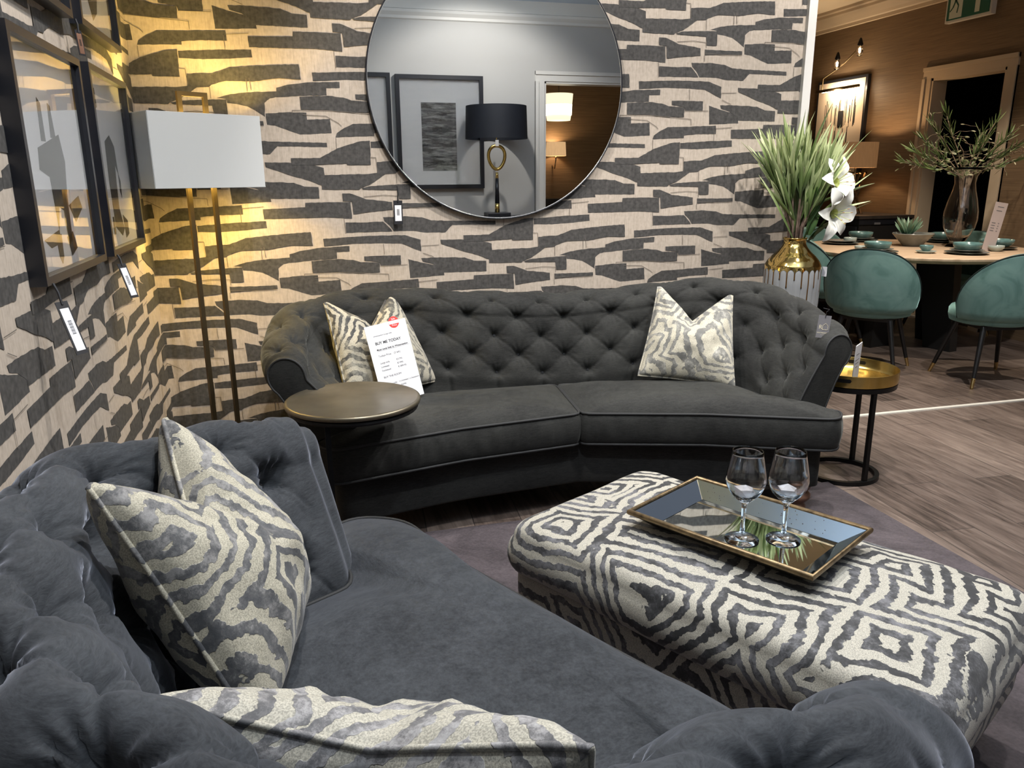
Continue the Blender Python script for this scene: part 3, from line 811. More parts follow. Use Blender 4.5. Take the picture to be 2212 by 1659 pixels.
def wine_glass(loc, label, rz):
    g = thing('wine_glass', label, 'glass', loc, rz, 'stemmed glasses on the mirrored tray'); s_ = 1.17
    MB().lathe([(a * s_ * 1.12, b * s_) for a, b in [(0.0005, 0)] + GP + GI + [(.0003, .1)]], (0, 0, 0), 48).build('glass_body', M['glass'], g, smooth=True)
    bm = bmesh.new(); bmesh.ops.create_icosphere(bm, subdivisions=1, radius=.0245)
    for v in bm.verts: v.co = Vector((v.co.x * 1.1, v.co.y * 1.1, v.co.z * .8)) * rnd.uniform(.8, 1.25)
    bm.verts.index_update()
    MB().add([v.co + Vector((0, 0, .100 * s_ + .021)) for v in bm.verts], [[v.index for v in f.verts] for f in bm.faces]).build('crystal', M['crystal'], g); bm.free()
    return g
M['crystal'] = mat('clear_crystal', (.95, .94, .98), .08, 0, Transmission_Weight=.45, IOR=1.5)
g1 = wine_glass((1.088, 1.658, TZ + .0095), 'left stemmed glass on the mirrored tray, no label inside its rim', 0)
g2 = wine_glass((1.193, 1.626, TZ + .0095), 'right stemmed glass on the mirrored tray, small label inside its rim', 1)
st = MB().prism([(-.012, 0), (.012, 0), (.012, .016), (-.012, .016)], lambda a, b, c: (a, .036 + c, .225 + b), .0006).build('sticker', mat('sticker', (.75, .75, .75), .5), g2)
st['label'] = 'clear white label stuck inside the rim'

# ------------------------------------------------------------------ side tables
def ring_pts(r, z, a0=0, a1=2 * PI, n=48, c=(0, 0)): return [(c[0] + r * math.cos(a), c[1] + r * math.sin(a), z) for a in np.linspace(a0, a1, n)]
bt = thing('side_table', 'round bronze topped side table between the two sofas in front of the price sheet', 'side table', (.16, 2.72, 0))
zt_ = .63
MB().lathe([(.0005, zt_ - .012), (.225, zt_ - .012), (.238, zt_ - .008), (.24, zt_), (.238, zt_ + .006), (.23, zt_ + .009), (.225, zt_ + .006), (.0005, zt_ + .005)], n=72).build('table_top', M['bronze'], bt, smooth=True)
MB().tube(ring_pts(.222, zt_ - .022)[:-1], .009, 8, closed=True, sq=False).build('top_ring', M['black_metal'], bt)
MB().tube(ring_pts(.205, .009)[:-1], .009, 8, closed=True).build('base_ring', M['black_metal'], bt, smooth=True)
for a in (-PI * .66, -PI * .9): MB().tube([(.205 * math.cos(a), .205 * math.sin(a), .009), (.21 * math.cos(a), .21 * math.sin(a), zt_ - .02)], .009, 4, sq=True).build('leg', M['black_metal'], bt)
gt = thing('side_table', 'small black framed side table with a round brass tray top beside the far sofa', 'side table', (2.49, 3.01, 0))
R2 = .168
MB().lathe([(.0005, .462), (.205, .462), (.212, .466), (.214, .48), (.214, .52), (.2115, .521), (.2105, .519), (.210, .482), (.2, .470), (.0005, .470)], n=84).build('tray_top', M['brass'], gt, smooth=True, autos=50)
# handle slots: dark oblong cut-outs with their rims
for a in (.74, .74 + PI):
    mb = MB(); sl = [(-.033, .497), (.033, .497)]
    pts = [(.033 + .0085 * math.cos(t), .4985 + .0085 * math.sin(t)) for t in np.linspace(-PI / 2, PI / 2, 8)] + [(-.033 + .0085 * math.cos(t), .4985 + .0085 * math.sin(t)) for t in np.linspace(PI / 2, 3 * PI / 2, 8)]
    cu = lambda u, z, c: ((.2100 - c) * math.cos(a + u / .21), (.2100 - c) * math.sin(a + u / .21), z)
    # subdivide as strip following the curve
    top_ = []; bot_ = []
    for u in np.linspace(-.0415, .0415, 19):
        hh = .0085 if abs(u) < .033 else math.sqrt(max(0, .0085 ** 2 - (abs(u) - .033) ** 2))
        top_.append((u, .4985 + hh)); bot_.append((u, .4985 - hh))
    for cc in (-.0048, .0008):
        Vv = [cu(u, z, cc) for u, z in top_] + [cu(u, z, cc) for u, z in bot_]
        mb.add(Vv, [(i, i + 1, 19 + i + 1, 19 + i) for i in range(18)])
    mb.build('handle_slot', M['black_metal'], gt)
MB().lathe([(.195, .44), (.21, .44), (.212, .462), (.195, .462)], n=64).build('top_ring', M['black_metal'], gt, smooth=True, autos=40)
MB().tube(ring_pts(R2, .010, c=(-.03, -.035))[:-1], .010, 4, closed=True, sq=True).build('base_ring', M['black_metal'], gt, autos=40)
for (a, b) in ((.115, .055), (-.018, -.197)):
    MB().tube([(a, b, .004), (a, b, .445)], .0095, 4, sq=True).build('leg', M['black_metal'], gt)
# price card standing in the brass tray
pc = thing('price_card', 'narrow white price card standing in the brass tray', 'price card', (2.455, 2.93, .472))
MB().box((0, 0, .095), (.056, .003, .19)).build('card', M['paper'], pc)
mb = MB()
for k, (z, w) in enumerate(((.140, .026), (.112, .036), (.095, .03), (.075, .02))): mb.box((-.004, -.0018, z), (w, .0006, .003))
mb.build('printed_lines', M['greyink'], pc)
pc.rotation_euler = (.12, -.22, .45)

# ------------------------------------------------------------------ text helper
def text_mesh(name, s, size, mtl, parent, loc, align='LEFT', ext=.0002, sx=1.0, bold=0):
    cu = bpy.data.curves.new(name, 'FONT'); cu.body = s; cu.size = size; cu.align_x = align; cu.extrude = ext; cu.offset = bold
    t = bpy.data.objects.new(name, cu); C.objects.link(t)
    dg = bpy.context.evaluated_depsgraph_get(); me = bpy.data.meshes.new_from_object(t.evaluated_get(dg))
    bpy.data.objects.remove(t); bpy.data.curves.remove(cu)
    me.name = name; me.materials.clear(); me.materials.append(mtl)
    o = bpy.data.objects.new(name, me); C.objects.link(o); o.parent = parent; o.location = loc; o.scale = (sx, 1, 1); return o
# price sheet (local x right, y up, z to the viewer)
ps = thing('price_sheet', 'white printed price sheet with a red round sticker leaning on the left zebra cushion', 'sign')
SW, SHt = .19, .33
MB().box((SW / 2, SHt / 2, -.0012), (SW, SHt, .0024)).build('sheet', M['paper'], ps)
def tl(s, x, y, size, m='ink', b=0): text_mesh('printed_text', s, size, M[m], ps, (x, SHt - y, .0003), bold=b)
tl('whitemeadow lounge sofas', .03, .048, .0078, 'greyink')
tl('BUY ME TODAY', .03, .082, .0165, 'ink', .0003)
tl("Muse Large Sofa by Whitemeadow", .03, .106, .0102, 'ink', .0002)
MB().box((.105, SHt - .109, .0003), (.15, .0006, .0004)).build('underline', M['ink'], ps)
tl('Todays Price    (3 left)', .03, .133, .0112, 'greyink')
for i, (a, b) in enumerate((('Large sofa', '€2795'), ('Loveseat', '€1995'), ('Footstool', '€ 899.95'))):
    tl(a, .03, .162 + i * .0155, .0105, 'greyink'); tl(b, .105, .162 + i * .0155, .0105, 'greyink')
tl('BUY THE ROOM', .03, .222, .0112, 'greyink')
tl('2 x large sofas . 1 x loveseat 1 x footstool', .03, .252, .0092, 'greyink'); tl('           Now only €6995', .03, .268, .0092, 'greyink')
def disc(r, n, f, z=.0004): return [(r * math.cos(a), r * math.sin(a), z) for a in np.linspace(0, 2 * PI, n + 1)[:-1]]
mb = MB().add([(p[0] + .135, p[1] + SHt - .006, .0007) for p in disc(.024, 32, 0)], [tuple(range(32))]).build('sticker', M['red'], ps); mb['label'] = 'round red and white sale sticker'
MB().box((.135, SHt - .006, .0009), (.047, .014, .0004)).build('sticker_band', M['paper'], ps)
text_mesh('sticker_text', 'Sale', .011, M['paper'], ps, (.135, SHt + .004, .0011), 'CENTER')
text_mesh('sticker_text', 'Price', .011, M['paper'], ps, (.135, SHt - .022, .0011), 'CENTER')
frame_mat(ps, (.305, 3.085, .492), (.9, .34, .10), (-.12, .045, .32))

# ------------------------------------------------------------------ swing tag on the far sofa arm
sg = thing('swing_tag', 'grey swing tag with gold house logo hanging on the far sofa\'s right arm', 'tag')
MB().box((0, 0, 0), (.052, .094, .0015)).build('card', mat('grey_card', (.2, .195, .205), .5), sg)
M['goldink'] = mat('pale_gold_ink', (.75, .68, .5), .4)
mb = MB().tube([(-.004, -.012, .0012), (-.004, .004, .0012), (.007, .014, .0012), (.018, .004, .0012), (.018, -.012, .0012), (-.004, -.012, .0012)], .0008, 6); mb.build('house_logo', M['goldink'], sg)
text_mesh('logo_letter', 'R', .024, M['goldink'], sg, (-.020, -.010, .001))
text_mesh('logo_text', 'WHITEMEADOW', .0062, M['goldink'], sg, (0, -.028, .001), 'CENTER', bold=.0001)
text_mesh('logo_text', 'Furniture', .004, M['goldink'], sg, (0, -.035, .001), 'CENTER')
MB().tube([(0, .038, .002), (.001, .05, .004), (.0, .062, .006), (.012, .073, .003), (-.012, .076, -.004)], .0012, 6).build('cord', M['tagblack'], sg)
frame_mat(sg, (2.093, 2.715, .787), (.93, -.30, -.1), (.10, .05, 1))

# ------------------------------------------------------------------ floor lamp
LA = math.radians(31)
fl_ = thing('floor_lamp', 'brass floor lamp with two slim poles and a rectangular white shade in the corner', 'lamp', (-.345, 3.44, 0), LA)
w2, d2, z0, z1 = .225, .103, 1.365, 1.64
mb = MB(); t_ = .003
for (c, d) in (((0, -d2, 0), (2 * w2, t_, 0)), ((0, d2, 0), (2 * w2, t_, 0)), ((-w2, 0, 0), (t_, 2 * d2 - t_, 0)), ((w2, 0, 0), (t_, 2 * d2 - t_, 0))):
    mb.box((c[0], c[1], (z0 + z1) / 2), (d[0], d[1], z1 - z0))
mb.build('lamp_shade', M['shade'], fl_)
mb = MB()
for z in (z0, z1): mb.tube([(-w2, -d2, z), (w2, -d2, z), (w2, d2, z), (-w2, d2, z)], .002, 6, closed=True)
mb.build('shade_trim', M['shade'], fl_)
for x in (-.052, .052): MB().tube([(x, 0, .02), (x, 0, 1.72)], .0085, 4, sq=True).build('pole', M['lamp_metal'], fl_)
MB().box((0, 0, 1.718), (.121, .017, .017)).build('top_bar', M['lamp_metal'], fl_)
MB().box((0, 0, .01), (.34, .2, .02), bev=.003).build('base', M['lamp_metal'], fl_)
for x in (-.14, .14):
    MB().tube([(x * .36, 0, 1.43), (x, 0, 1.43), (x, 0, 1.455)], .006, 8).build('bulb_arm', M['lamp_metal'], fl_)
def emis(name, col, st):
    m = mat(name, (0, 0, 0)); b = m.node_tree.nodes['Principled BSDF']; b.inputs['Emission Color'].default_value = (*col, 1); b.inputs['Emission Strength'].default_value = st; return m
M['bulb'] = emis('warm_bulb', (1, .68, .28), 40)
for x in (-.14, .14):
    MB().lathe([(.0005, -.032), (.02, -.026), (.03, -.005), (.026, .018), (.014, .035), (.0005, .04)], (x, 0, 1.50), 20).build('bulb', M['bulb'], fl_, smooth=True)

# ------------------------------------------------------------------ framed pictures on the left wall
def wall_frame(label, y0, y1, z0, z1, art, seed):
    """box frame; local x = along +Y of the wall, local y = up, local z = out of the wall (+X)"""
    w, h = y1 - y0, z1 - z0; D = .038; fwid = .020
    r_ = thing('framed_picture', label, 'picture', group='black box frames on the left wall')
    mb = MB()
    for (cx, cy, dx, dy) in ((w / 2, fwid / 2, w, fwid), (w / 2, h - fwid / 2, w, fwid), (fwid / 2, h / 2, fwid, h - 2 * fwid), (w - fwid / 2, h / 2, fwid, h - 2 * fwid)):
        mb.box((cx, cy, D / 2), (dx, dy, D))
    mb.build('frame', M['black_frame'], r_)
    MB().box((w / 2, h / 2, .006), (w - 2 * fwid, h - 2 * fwid, .008)).build('mat_board', M['mat_board'], r_)
    mb = MB()
    for poly in art: mb.prism([(w * a, h * b) for a, b in poly], lambda a, b, c: (a, b, .0104 + c), .0008)
    mb.build('print', mat('print_ink', (.02, .02, .024), .7), r_)
    MB().box((w / 2, h / 2, .026), (w - 2 * fwid, h - 2 * fwid, .002)).build('glass', M['pane'], r_)
    frame_mat(r_, (XL, y0, z0), (0, 1, 0), (0, 0, 1)); 
    # local z = x cross y = (0,1,0)x(0,0,1) = (1,0,0)
    return r_
art1 = [[(.30, .55), (.62, .62), (.66, .50), (.62, .36), (.52, .40), (.28, .46)], [(.36, .58), (.42, .58), (.42, .74), (.38, .76)], [(.50, .6), (.57, .6), (.55, .74), (.52, .75)],
        [(.40, .44), (.62, .40), (.60, .14), (.54, .12), (.53, .28), (.47, .30), (.42, .2)], [(.62, .30), (.80, .34), (.84, .28), (.70, .22)], [(.20, .17), (.42, .20), (.42, .14), (.28, .13)], [(.36, .18), (.44, .18), (.43, .08), (.40, .05), (.37, .08)], [(.52, .16), (.62, .18), (.66, .10), (.56, .07)]]
art2 = [[(.36, .62), (.50, .66), (.60, .60), (.62, .44), (.56, .50), (.54, .40), (.52, .24), (.60, .12), (.52, .08), (.36, .14), (.34, .4)], [(.62, .44), (.66, .40), (.64, .30), (.61, .34)],
        [(.22, .78), (.28, .80), (.27, .90), (.23, .88)], [(.3, .1), (.34, .1), (.34, .2), (.3, .2)], [(.60, .2), (.72, .16), (.72, .08), (.62, .06)]]
art3 = [[(.3, .2), (.7, .28), (.72, .5), (.4, .6), (.26, .4)], [(.45, .05), (.6, .1), (.72, .3), (.6, .28)]]
wall_frame('black box frame with an abstract ink print, lower row nearest the camera', 2.03, 2.665, 1.158, 1.735, art1, 1)
wall_frame('black box frame with a tall ink blot print, lower row beside the lamp', 2.775, 3.36, 1.158, 1.745, art2, 2)
wall_frame('black box frame at the top left corner, only its lower edge in view', 2.03, 2.665, 1.845, 2.42, art3, 3)
wall_frame('black box frame in the upper row directly above the one by the lamp', 2.775, 3.36, 1.85, 2.43, [[(.5, .1), (.62, .16), (.7, .3), (.62, .42), (.5, .35), (.42, .2)], [(.3, .5), (.5, .6), (.4, .8)]], 4)
def hang_tag(label, top, w, h, drop, out=(1, 0, 0), lean=.0, side=(0, 1, 0), paper_h=.8, pm='paper'):
    t = thing('hang_tag', label, 'tag', group='black price tags with white stickers')
    MB().box((0, -drop - h / 2, 0), (w, h, .0015)).build('card', M['tagblack'], t)
    MB().box((0, -drop - h * .53, .001), (w * .72, h * paper_h, .0008)).build('paper', M[pm], t)
    mb = MB(); n_ = 13
    for k in range(n_):
        mb.box((0, -drop - h * .5 - (k - n_ / 2) * h * .02, .0017), (w * .3, h * (.006 if k % 3 else .011), .0003))
    mb.build('barcode', M['ink'], t)
    MB().tube([(0, 0, 0), (.002, -drop * .5, .002), (0, -drop - .008, .001)], .003, 8).build('ribbon', M['tagblack'], t)
    upv = Vector((0, 0, 1)) + Vector(out) * -lean
    frame_mat(t, top, side, upv); return t
hang_tag('tag with a white barcode sticker hanging under the nearest lower picture frame', (-.552, 2.035, 1.165), .034, .13, .045, lean=.42, side=(.55, .83, 0))
hang_tag('tag with a white barcode sticker hanging under the lower picture frame by the lamp', (-.552, 2.765, 1.165), .034, .115, .03, lean=.42, side=(.55, .83, 0))
hang_tag('tag with a white barcode sticker hanging at the lower left of the round mirror', (.475, 3.695, 1.36), .042, .108, .065, out=(0, -1, 0), side=(1, 0, 0), paper_h=.66)
tagc = hang_tag('dark wooden tag peeping out between the upper and lower picture frames', (-.565, 2.70, 1.85), .025, .07, .03, lean=.1, side=(.5, .86, 0), pm='wood_leg')

# ------------------------------------------------------------------ round mirror
mr = thing('round_mirror', 'large round wall mirror with a thin black frame above the far sofa', 'mirror', (.968, YB - .002, 1.812))
Rm = .612
bm = MB(); n = 128
V = [(Rm * .992 * math.cos(a), -.024, Rm * .992 * math.sin(a)) for a in np.linspace(0, 2 * PI, n + 1)[:-1]]
bm.add(V, [tuple(range(n))]); bm.build('mirror_glass', M['mirror'], mr)
prof = [(Rm * .990, -.024), (Rm * .991, -.028), (Rm * .997, -.028), (Rm, -.025), (Rm, 0), (Rm - .02, 0)]
V = []; F = []
for (r_, y) in prof:
    for a in np.linspace(0, 2 * PI, n + 1)[:-1]: V.append((r_ * math.cos(a), y, r_ * math.sin(a)))
for i in range(len(prof) - 1):
    for k in range(n): F.append((i * n + k, i * n + (k + 1) % n, (i + 1) * n + (k + 1) % n, (i + 1) * n + k))
mesh_obj('frame', V, F, M['black_frame'], mr)
bz = []
for k in range(n):
    a = 2 * PI * k / n; bz.append((Rm * .988 * math.cos(a), -.0245, Rm * .988 * math.sin(a)))
MB().tube(bz, .0013, 6, closed=True).build('bright_edge', mat('bright_bevel', (.9, .9, .88), .2, .8), mr, smooth=True)

# ------------------------------------------------------------------ tall vase with leaves and lilies
VX, VY = 2.475, 3.50
vs = thing('floor_vase', 'tall grey ribbed floor vase with dripping gold neck behind the sofa', 'vase', (VX, VY, 0))
bprof = [(.09, 0), (.095, .01), (.105, .2), (.125, .5), (.138, .75), (.142, .86), (.141, .925), (.137, .95), (.125, .972), (.105, .995), (.082, 1.015), (.062, 1.04), (.054, 1.058), (.054, 1.075), (.06, 1.083), (.058, 1.087), (.05, 1.08), (.047, 1.05)]
def vase_surf(prof, c, n, rib, mtl, name, parent, zmax=9, zmin=-1, off=0):
    V = []; F = []; pr = []
    for (a, b), (c2, d) in zip(prof, prof[1:]):
        for t in np.linspace(0, 1, 4, endpoint=False): pr.append((a + (c2 - a) * t, b + (d - b) * t))
    pr.append(prof[-1])
    for r_, z in pr:
        for k in range(n):
            a = 2 * PI * k / n; q = abs(math.sin(a * rib / 2)) ** .35
            rr = r_ - (.005 * (1 - q) if z < .945 else 0) + off
            V.append((rr * math.cos(a), rr * math.sin(a), z))
    for i in range(len(pr) - 1):
        for k in range(n): F.append((i * n + k, i * n + (k + 1) % n, (i + 1) * n + (k + 1) % n, (i + 1) * n + k))
    return mesh_obj(name, V, F, mtl, parent)
M['vase_grey'] = simple_noise_mat('grey_ceramic', (.22, .23, .24), (.32, .33, .335), 5, .45)
vase_surf([p for p in bprof if p[1] <= .95], None, 24 * 10, 24, M['vase_grey'], 'body', vs)
# gold neck with scalloped lower edge and drips running down the grooves
n = 240; V = []; F = []; zz = [p for p in bprof if p[1] >= .86]
def rad(z):
    for (a, b), (c2, d) in zip(bprof, bprof[1:]):
        if b <= z <= d: return a + (c2 - a) * (z - b) / (d - b + 1e-9)
    return bprof[-1][0]
rows = 26
for i in range(rows + 1):
    for k in range(n):
        a = 2 * PI * k / n; g = abs(math.sin(a * 12)) ; zl = .918 + .016 * (g ** .7) + .004 * noise.noise(Vector((math.cos(a) * 3, math.sin(a) * 3, 0)))
        z = zl + (1.083 - zl) * i / rows; V.append(((rad(z) + .0012) * math.cos(a), (rad(z) + .0012) * math.sin(a), z))
for i in range(rows):
    for k in range(n): F.append((i * n + k, i * n + (k + 1) % n, (i + 1) * n + (k + 1) % n, (i + 1) * n + k))
neck = mesh_obj('gold_neck', V, F, M['gold'], vs)
MB().tube(ring_pts(.056, 1.084)[:-1], .004, 8, closed=True).build('rim', M['gold'], neck, smooth=True)
M['drip'] = mat('brown_gold_drip', (.16, .08, .02), .3, .6)
mb = MB()
for k in range(24):
    a = 2 * PI * k / 24; L = rnd.choice([.05, .09, .12, .16, .2, .26]); mb.tube([((rad(z) - .0035) * math.cos(a), (rad(z) - .0035) * math.sin(a), z) for z in np.linspace(.935, .935 - L, 10)], [.0035] * 9 + [.0042], 8)
mb.build('gold_drips', M['drip'], vs, smooth=True)
MB().prism([(0, 0), (.03, .0), (.03, .05), (0, .05)], lambda a, b, c: (.135 + a * .5, -.06 - a * .6 + c, .89 + b), .001).build('price_ticket', M['paper'], vs)
M['leaf'] = None
def leaf_mat(name, c1, c2, c3):
    m = mat(name, c2, .42); n = NT(m); n.b.inputs['Subsurface Weight'].default_value = 0
    geo = n.n('ShaderNodeNewGeometry'); at = n.n('ShaderNodeAttribute'); at.attribute_name = 'tone'
    n.l(n.ramp(at.outputs['Fac'], [(0, c1), (.45, c2), (1, c3)]), n.b.inputs['Base Color']); return m
M['leafg'] = leaf_mat('blade_leaf_green', (.02, .035, .015), (.17, .25, .08), (.70, .76, .42))
def set_tone(o, tones):
    a = o.data.attributes.new('tone', 'FLOAT', 'POINT'); a.data.foreach_set('value', tones)
def blade(V, F, T, base, d, L, w, bend, tone0, tw=0., seg=9, cup=.25):
    d = Vector(d).normalized(); side = d.cross(Vector((rnd.uniform(-1, 1), rnd.uniform(-1, 1), rnd.uniform(-.4, .4)))).normalized()
    p = Vector(base); b0 = len(V); dd = d.copy(); g = Vector(bend)
    for i in range(seg + 1):
        t = i / seg; ww = w * (math.sin(PI * (t * .88 + .1)) ** .8) * (1 if i < seg else .05)
        nrm = side.cross(dd).normalized()
        V += [p - side * ww / 2, p - nrm * ww * cup, p + side * ww / 2]
        T += [min(1, tone0 + t * .7)] * 3
        dd = (dd + g * (1.0 / seg) * (.3 + t)).normalized(); side = (side - dd * side.dot(dd)).normalized(); p = p + dd * L / seg
    for i in range(seg):
        a = b0 + i * 3
        F += [(a, a + 1, a + 4, a + 3), (a + 1, a + 2, a + 5, a + 4)]
pl = thing('leaf_arrangement', 'tall bunch of narrow green artificial leaves standing in the gold necked vase', 'plant', (VX, VY, 1.08))
sp = []
for k in range(15):
    a = k * 2.4; rr = .03 * math.sqrt((k + .5) / 15); h_ = rnd.uniform(.12, .36)
    sp.append((a, rr, h_, rnd.uniform(.05, .28)))
mb = MB()
heads = []
for a, rr, h_, o_ in sp:
    p0 = Vector((rr * math.cos(a), rr * math.sin(a), -.08)); p1 = Vector((rr * 1.3 * math.cos(a), rr * 1.3 * math.sin(a), .06))
    p2 = Vector((rr * 2.0 * math.cos(a) + o_ * .35 * math.cos(a), rr * 2 * math.sin(a) + o_ * .35 * math.sin(a), h_))
    mb.tube([p0, p1, (p1 + p2) / 2 + Vector((0, 0, .01)), p2], [.006, .0055, .005, .004], 7); heads.append((p2, (p2 - p1).normalized()))
mb.build('stems', simple_noise_mat('brown_stems', (.09, .055, .04), (.24, .17, .13), 30, .7, 0, .3), pl, smooth=True)
V = []; F = []; T = []
for i, (p, d) in enumerate(heads):
    for q in range(30):
        aa = rnd.uniform(0, 2 * PI); spread = rnd.uniform(.1, .62); out = Vector((math.cos(aa), math.sin(aa), 0))
        dd = (d + out * spread + Vector((0, 0, .7))).normalized()
        b_ = p - d * rnd.uniform(0, .17)
        if abs(b_.x + dd.x * .3) > .34: continue
        if b_.y + dd.y * .34 > .17: dd.y *= .2
        L = rnd.uniform(.16, .34); blade(V, F, T, b_, dd, L, rnd.uniform(.014, .024), (dd.x * .35 + rnd.uniform(-.15, .15), dd.y * .2, -.25 if spread > .4 else .0), rnd.uniform(0, .5))
for (dx, dz, L, zz_) in ((-.62, .9, .42, .0), (-.5, .9, .5, .08), (.75, .75, .42, .06), (.85, .5, .38, .02), (-.8, .75, .33, .1), (.6, .2, .34, .1), (.95, .4, .36, .16), (-.42, 1, .34, .2)):
    blade(V, F, T, (dx * .05, -.03, zz_), (dx, -.15, dz), L, .017, (dx * .4, 0, -.1), .15)
lo = mesh_obj('leaves', V, F, M['leafg'], pl); set_tone(lo, T)
# lilies
M['petal'] = mat('white_petal', (.85, .85, .78), .5, Subsurface_Weight=.0)
M['yel'] = mat('lily_throat', (.55, .60, .2), .6)
M['stam'] = mat('stamen', (.35, .18, .05), .6)
M['leafd'] = leaf_mat('dark_lily_leaf', (.02, .05, .015), (.045, .1, .03), (.12, .22, .06))
def lily(parent, c, d, s_=1., seed=0):
    r3 = random.Random(seed); c = Vector(c); d = Vector(d).normalized(); q = d.to_track_quat('Z', 'Y').to_matrix()
    V = []; F = []
    for k in range(6):
        a = k * PI / 3 + r3.uniform(-.1, .1); L = .105 * s_ * r3.uniform(.9, 1.1); W = (.044 if k % 2 else .058) * s_; b0 = len(V); NU, NV_ = 12, 5
        for i in range(NU + 1):
            t = i / NU; rr = L * (t ** 1.15) * .86 + .004; z = L * (.62 * t - .95 * max(0, t - .45) ** 1.6)
            for j in range(NV_):
                u = (j / (NV_ - 1) - .5) * 2; w = W * (math.sin(PI * min(1, t * .93 + .05)) ** .75) * .5
                x_, y_ = rr, u * w; zz_ = z + abs(u) ** 2 * .008 * s_ * (1 - t) + .0025 * math.sin(t * 15 + u * 3 + k) * abs(u)
                V.append(c + q @ Vector((x_ * math.cos(a) - y_ * math.sin(a), x_ * math.sin(a) + y_ * math.cos(a), zz_)))
        for i in range(NU):
            for j in range(NV_ - 1): F.append((b0 + i * NV_ + j, b0 + i * NV_ + j + 1, b0 + (i + 1) * NV_ + j + 1, b0 + (i + 1) * NV_ + j))
    f = mesh_obj('petals', V, F, M['petal'], parent)
    mb = MB()
    for k in range(6):
        a = k * PI / 3 + .5; e = c + q @ Vector((.024 * math.cos(a), .024 * math.sin(a), .066)) * s_; m_ = c + q @ Vector((.01 * math.cos(a), .01 * math.sin(a), .035)) * s_
        mb.tube([c, m_, e], .0012, 5); mb.tube([e - Vector((.005, 0, 0)), e + Vector((.005, 0, .001))], .002, 6, mi=1)
    mb.lathe([(.002, 0), (.009 * s_, .012), (.016 * s_, .028)], (0, 0, 0), 10, mi=0)
    k0 = len(mb.v) - 30
    mb.v = mb.v[:k0] + [tuple(c + q @ Vector(v)) for v in mb.v[k0:]]
    mb.build('stamens', None, f, mats=[M['yel'], M['stam']])
ly = thing('lily_stem', 'white artificial lily stem with two open flowers at the right side of the tall vase', 'flower', (VX, VY, 1.08))
MB().tube([(.02, -.02, -.05), (.045, -.05, .08), (.075, -.09, .18), (.10, -.11, .26)], .0045, 7).build('stem', M['leafd'], ly, smooth=True)
MB().tube([(.06, -.06, .11), (.09, -.10, .12), (.10, -.12, .135)], .004, 7).build('stem', M['leafd'], ly, smooth=True)
lily(ly, (.10, -.115, .275), (.35, -.9, .25), 1.5, 3); lily(ly, (.095, -.13, .135), (.25, -.95, -.15), 1.5, 5)
V = []; F = []; T = []
for b_, d_, L, w in (((.05, -.04, .02), (.12, -.1, 1), .16, .05), ((.06, -.06, .0), (.35, -.2, .9), .13, .055), ((.03, -.05, .12), (-.05, -.3, 1), .15, .055), ((.08, -.05, .02), (.6, -.2, .7), .12, .045), ((.05, -.04, -.01), (.3, -.2, .5), .1, .05)):
    blade(V, F, T, b_, d_, L, w, (.2, -.1, -.2), .3, cup=.12)
lo = mesh_obj('leaves', V, F, M['leafd'], ly); set_tone(lo, T)

# ------------------------------------------------------------------ dining table
TX, TY, TZt = 4.99, 5.42, .80
def oak():
    m = mat('pale_oak', (.55, .40, .27), .5); n = NT(m)
    a = n.noise(n.coord((1, 12, 1), (0, 0, .5)), 2.5, 5, .6, .4)
    n.l(n.ramp(a, [(.3, (.40, .28, .18)), (.7, (.62, .46, .32))]), n.b.inputs['Base Color']); return m
dtb = thing('dining_table', 'round pale oak dining table with black pedestal legs laid for a meal', 'table', (TX, TY, 0))
prof = [(.0005, TZt - .048), (.80, TZt - .048), (.845, TZt - .04), (.868, TZt - .02), (.870, TZt - .006), (.862, TZt), (.0005, TZt)]
tt_ = MB().lathe(prof, n=96).build('table_top', oak(), dtb, smooth=True, autos=40); tt_.scale = (1, 1.06, 1)
for a in (.2, .2 + PI / 2, .2 + PI, .2 + 3 * PI / 2):
    c_, s_ = math.cos(a), math.sin(a)
    # broad tapering black slab legs
    V = []
    for z, r0, r1, w in ((0, .22, .46, .09), (.75, .10, .40, .09)):
        for (r_, o_) in ((r0, -w / 2), (r1, -w / 2), (r1, w / 2), (r0, w / 2)): V.append((r_ * c_ - o_ * s_, r_ * s_ + o_ * c_, z))
    MB().add(V, [(3, 2, 1, 0), (4, 5, 6, 7), (0, 1, 5, 4), (1, 2, 6, 5), (2, 3, 7, 6), (3, 0, 4, 7)]).build('leg', mat('matt_black_wood', (.012, .012, .012), .6), dtb)
MB().lathe([(.0005, .742), (.5, .742), (.5, .752), (.0005, .752)], n=40).build('top_plate', M['black_metal'], dtb)

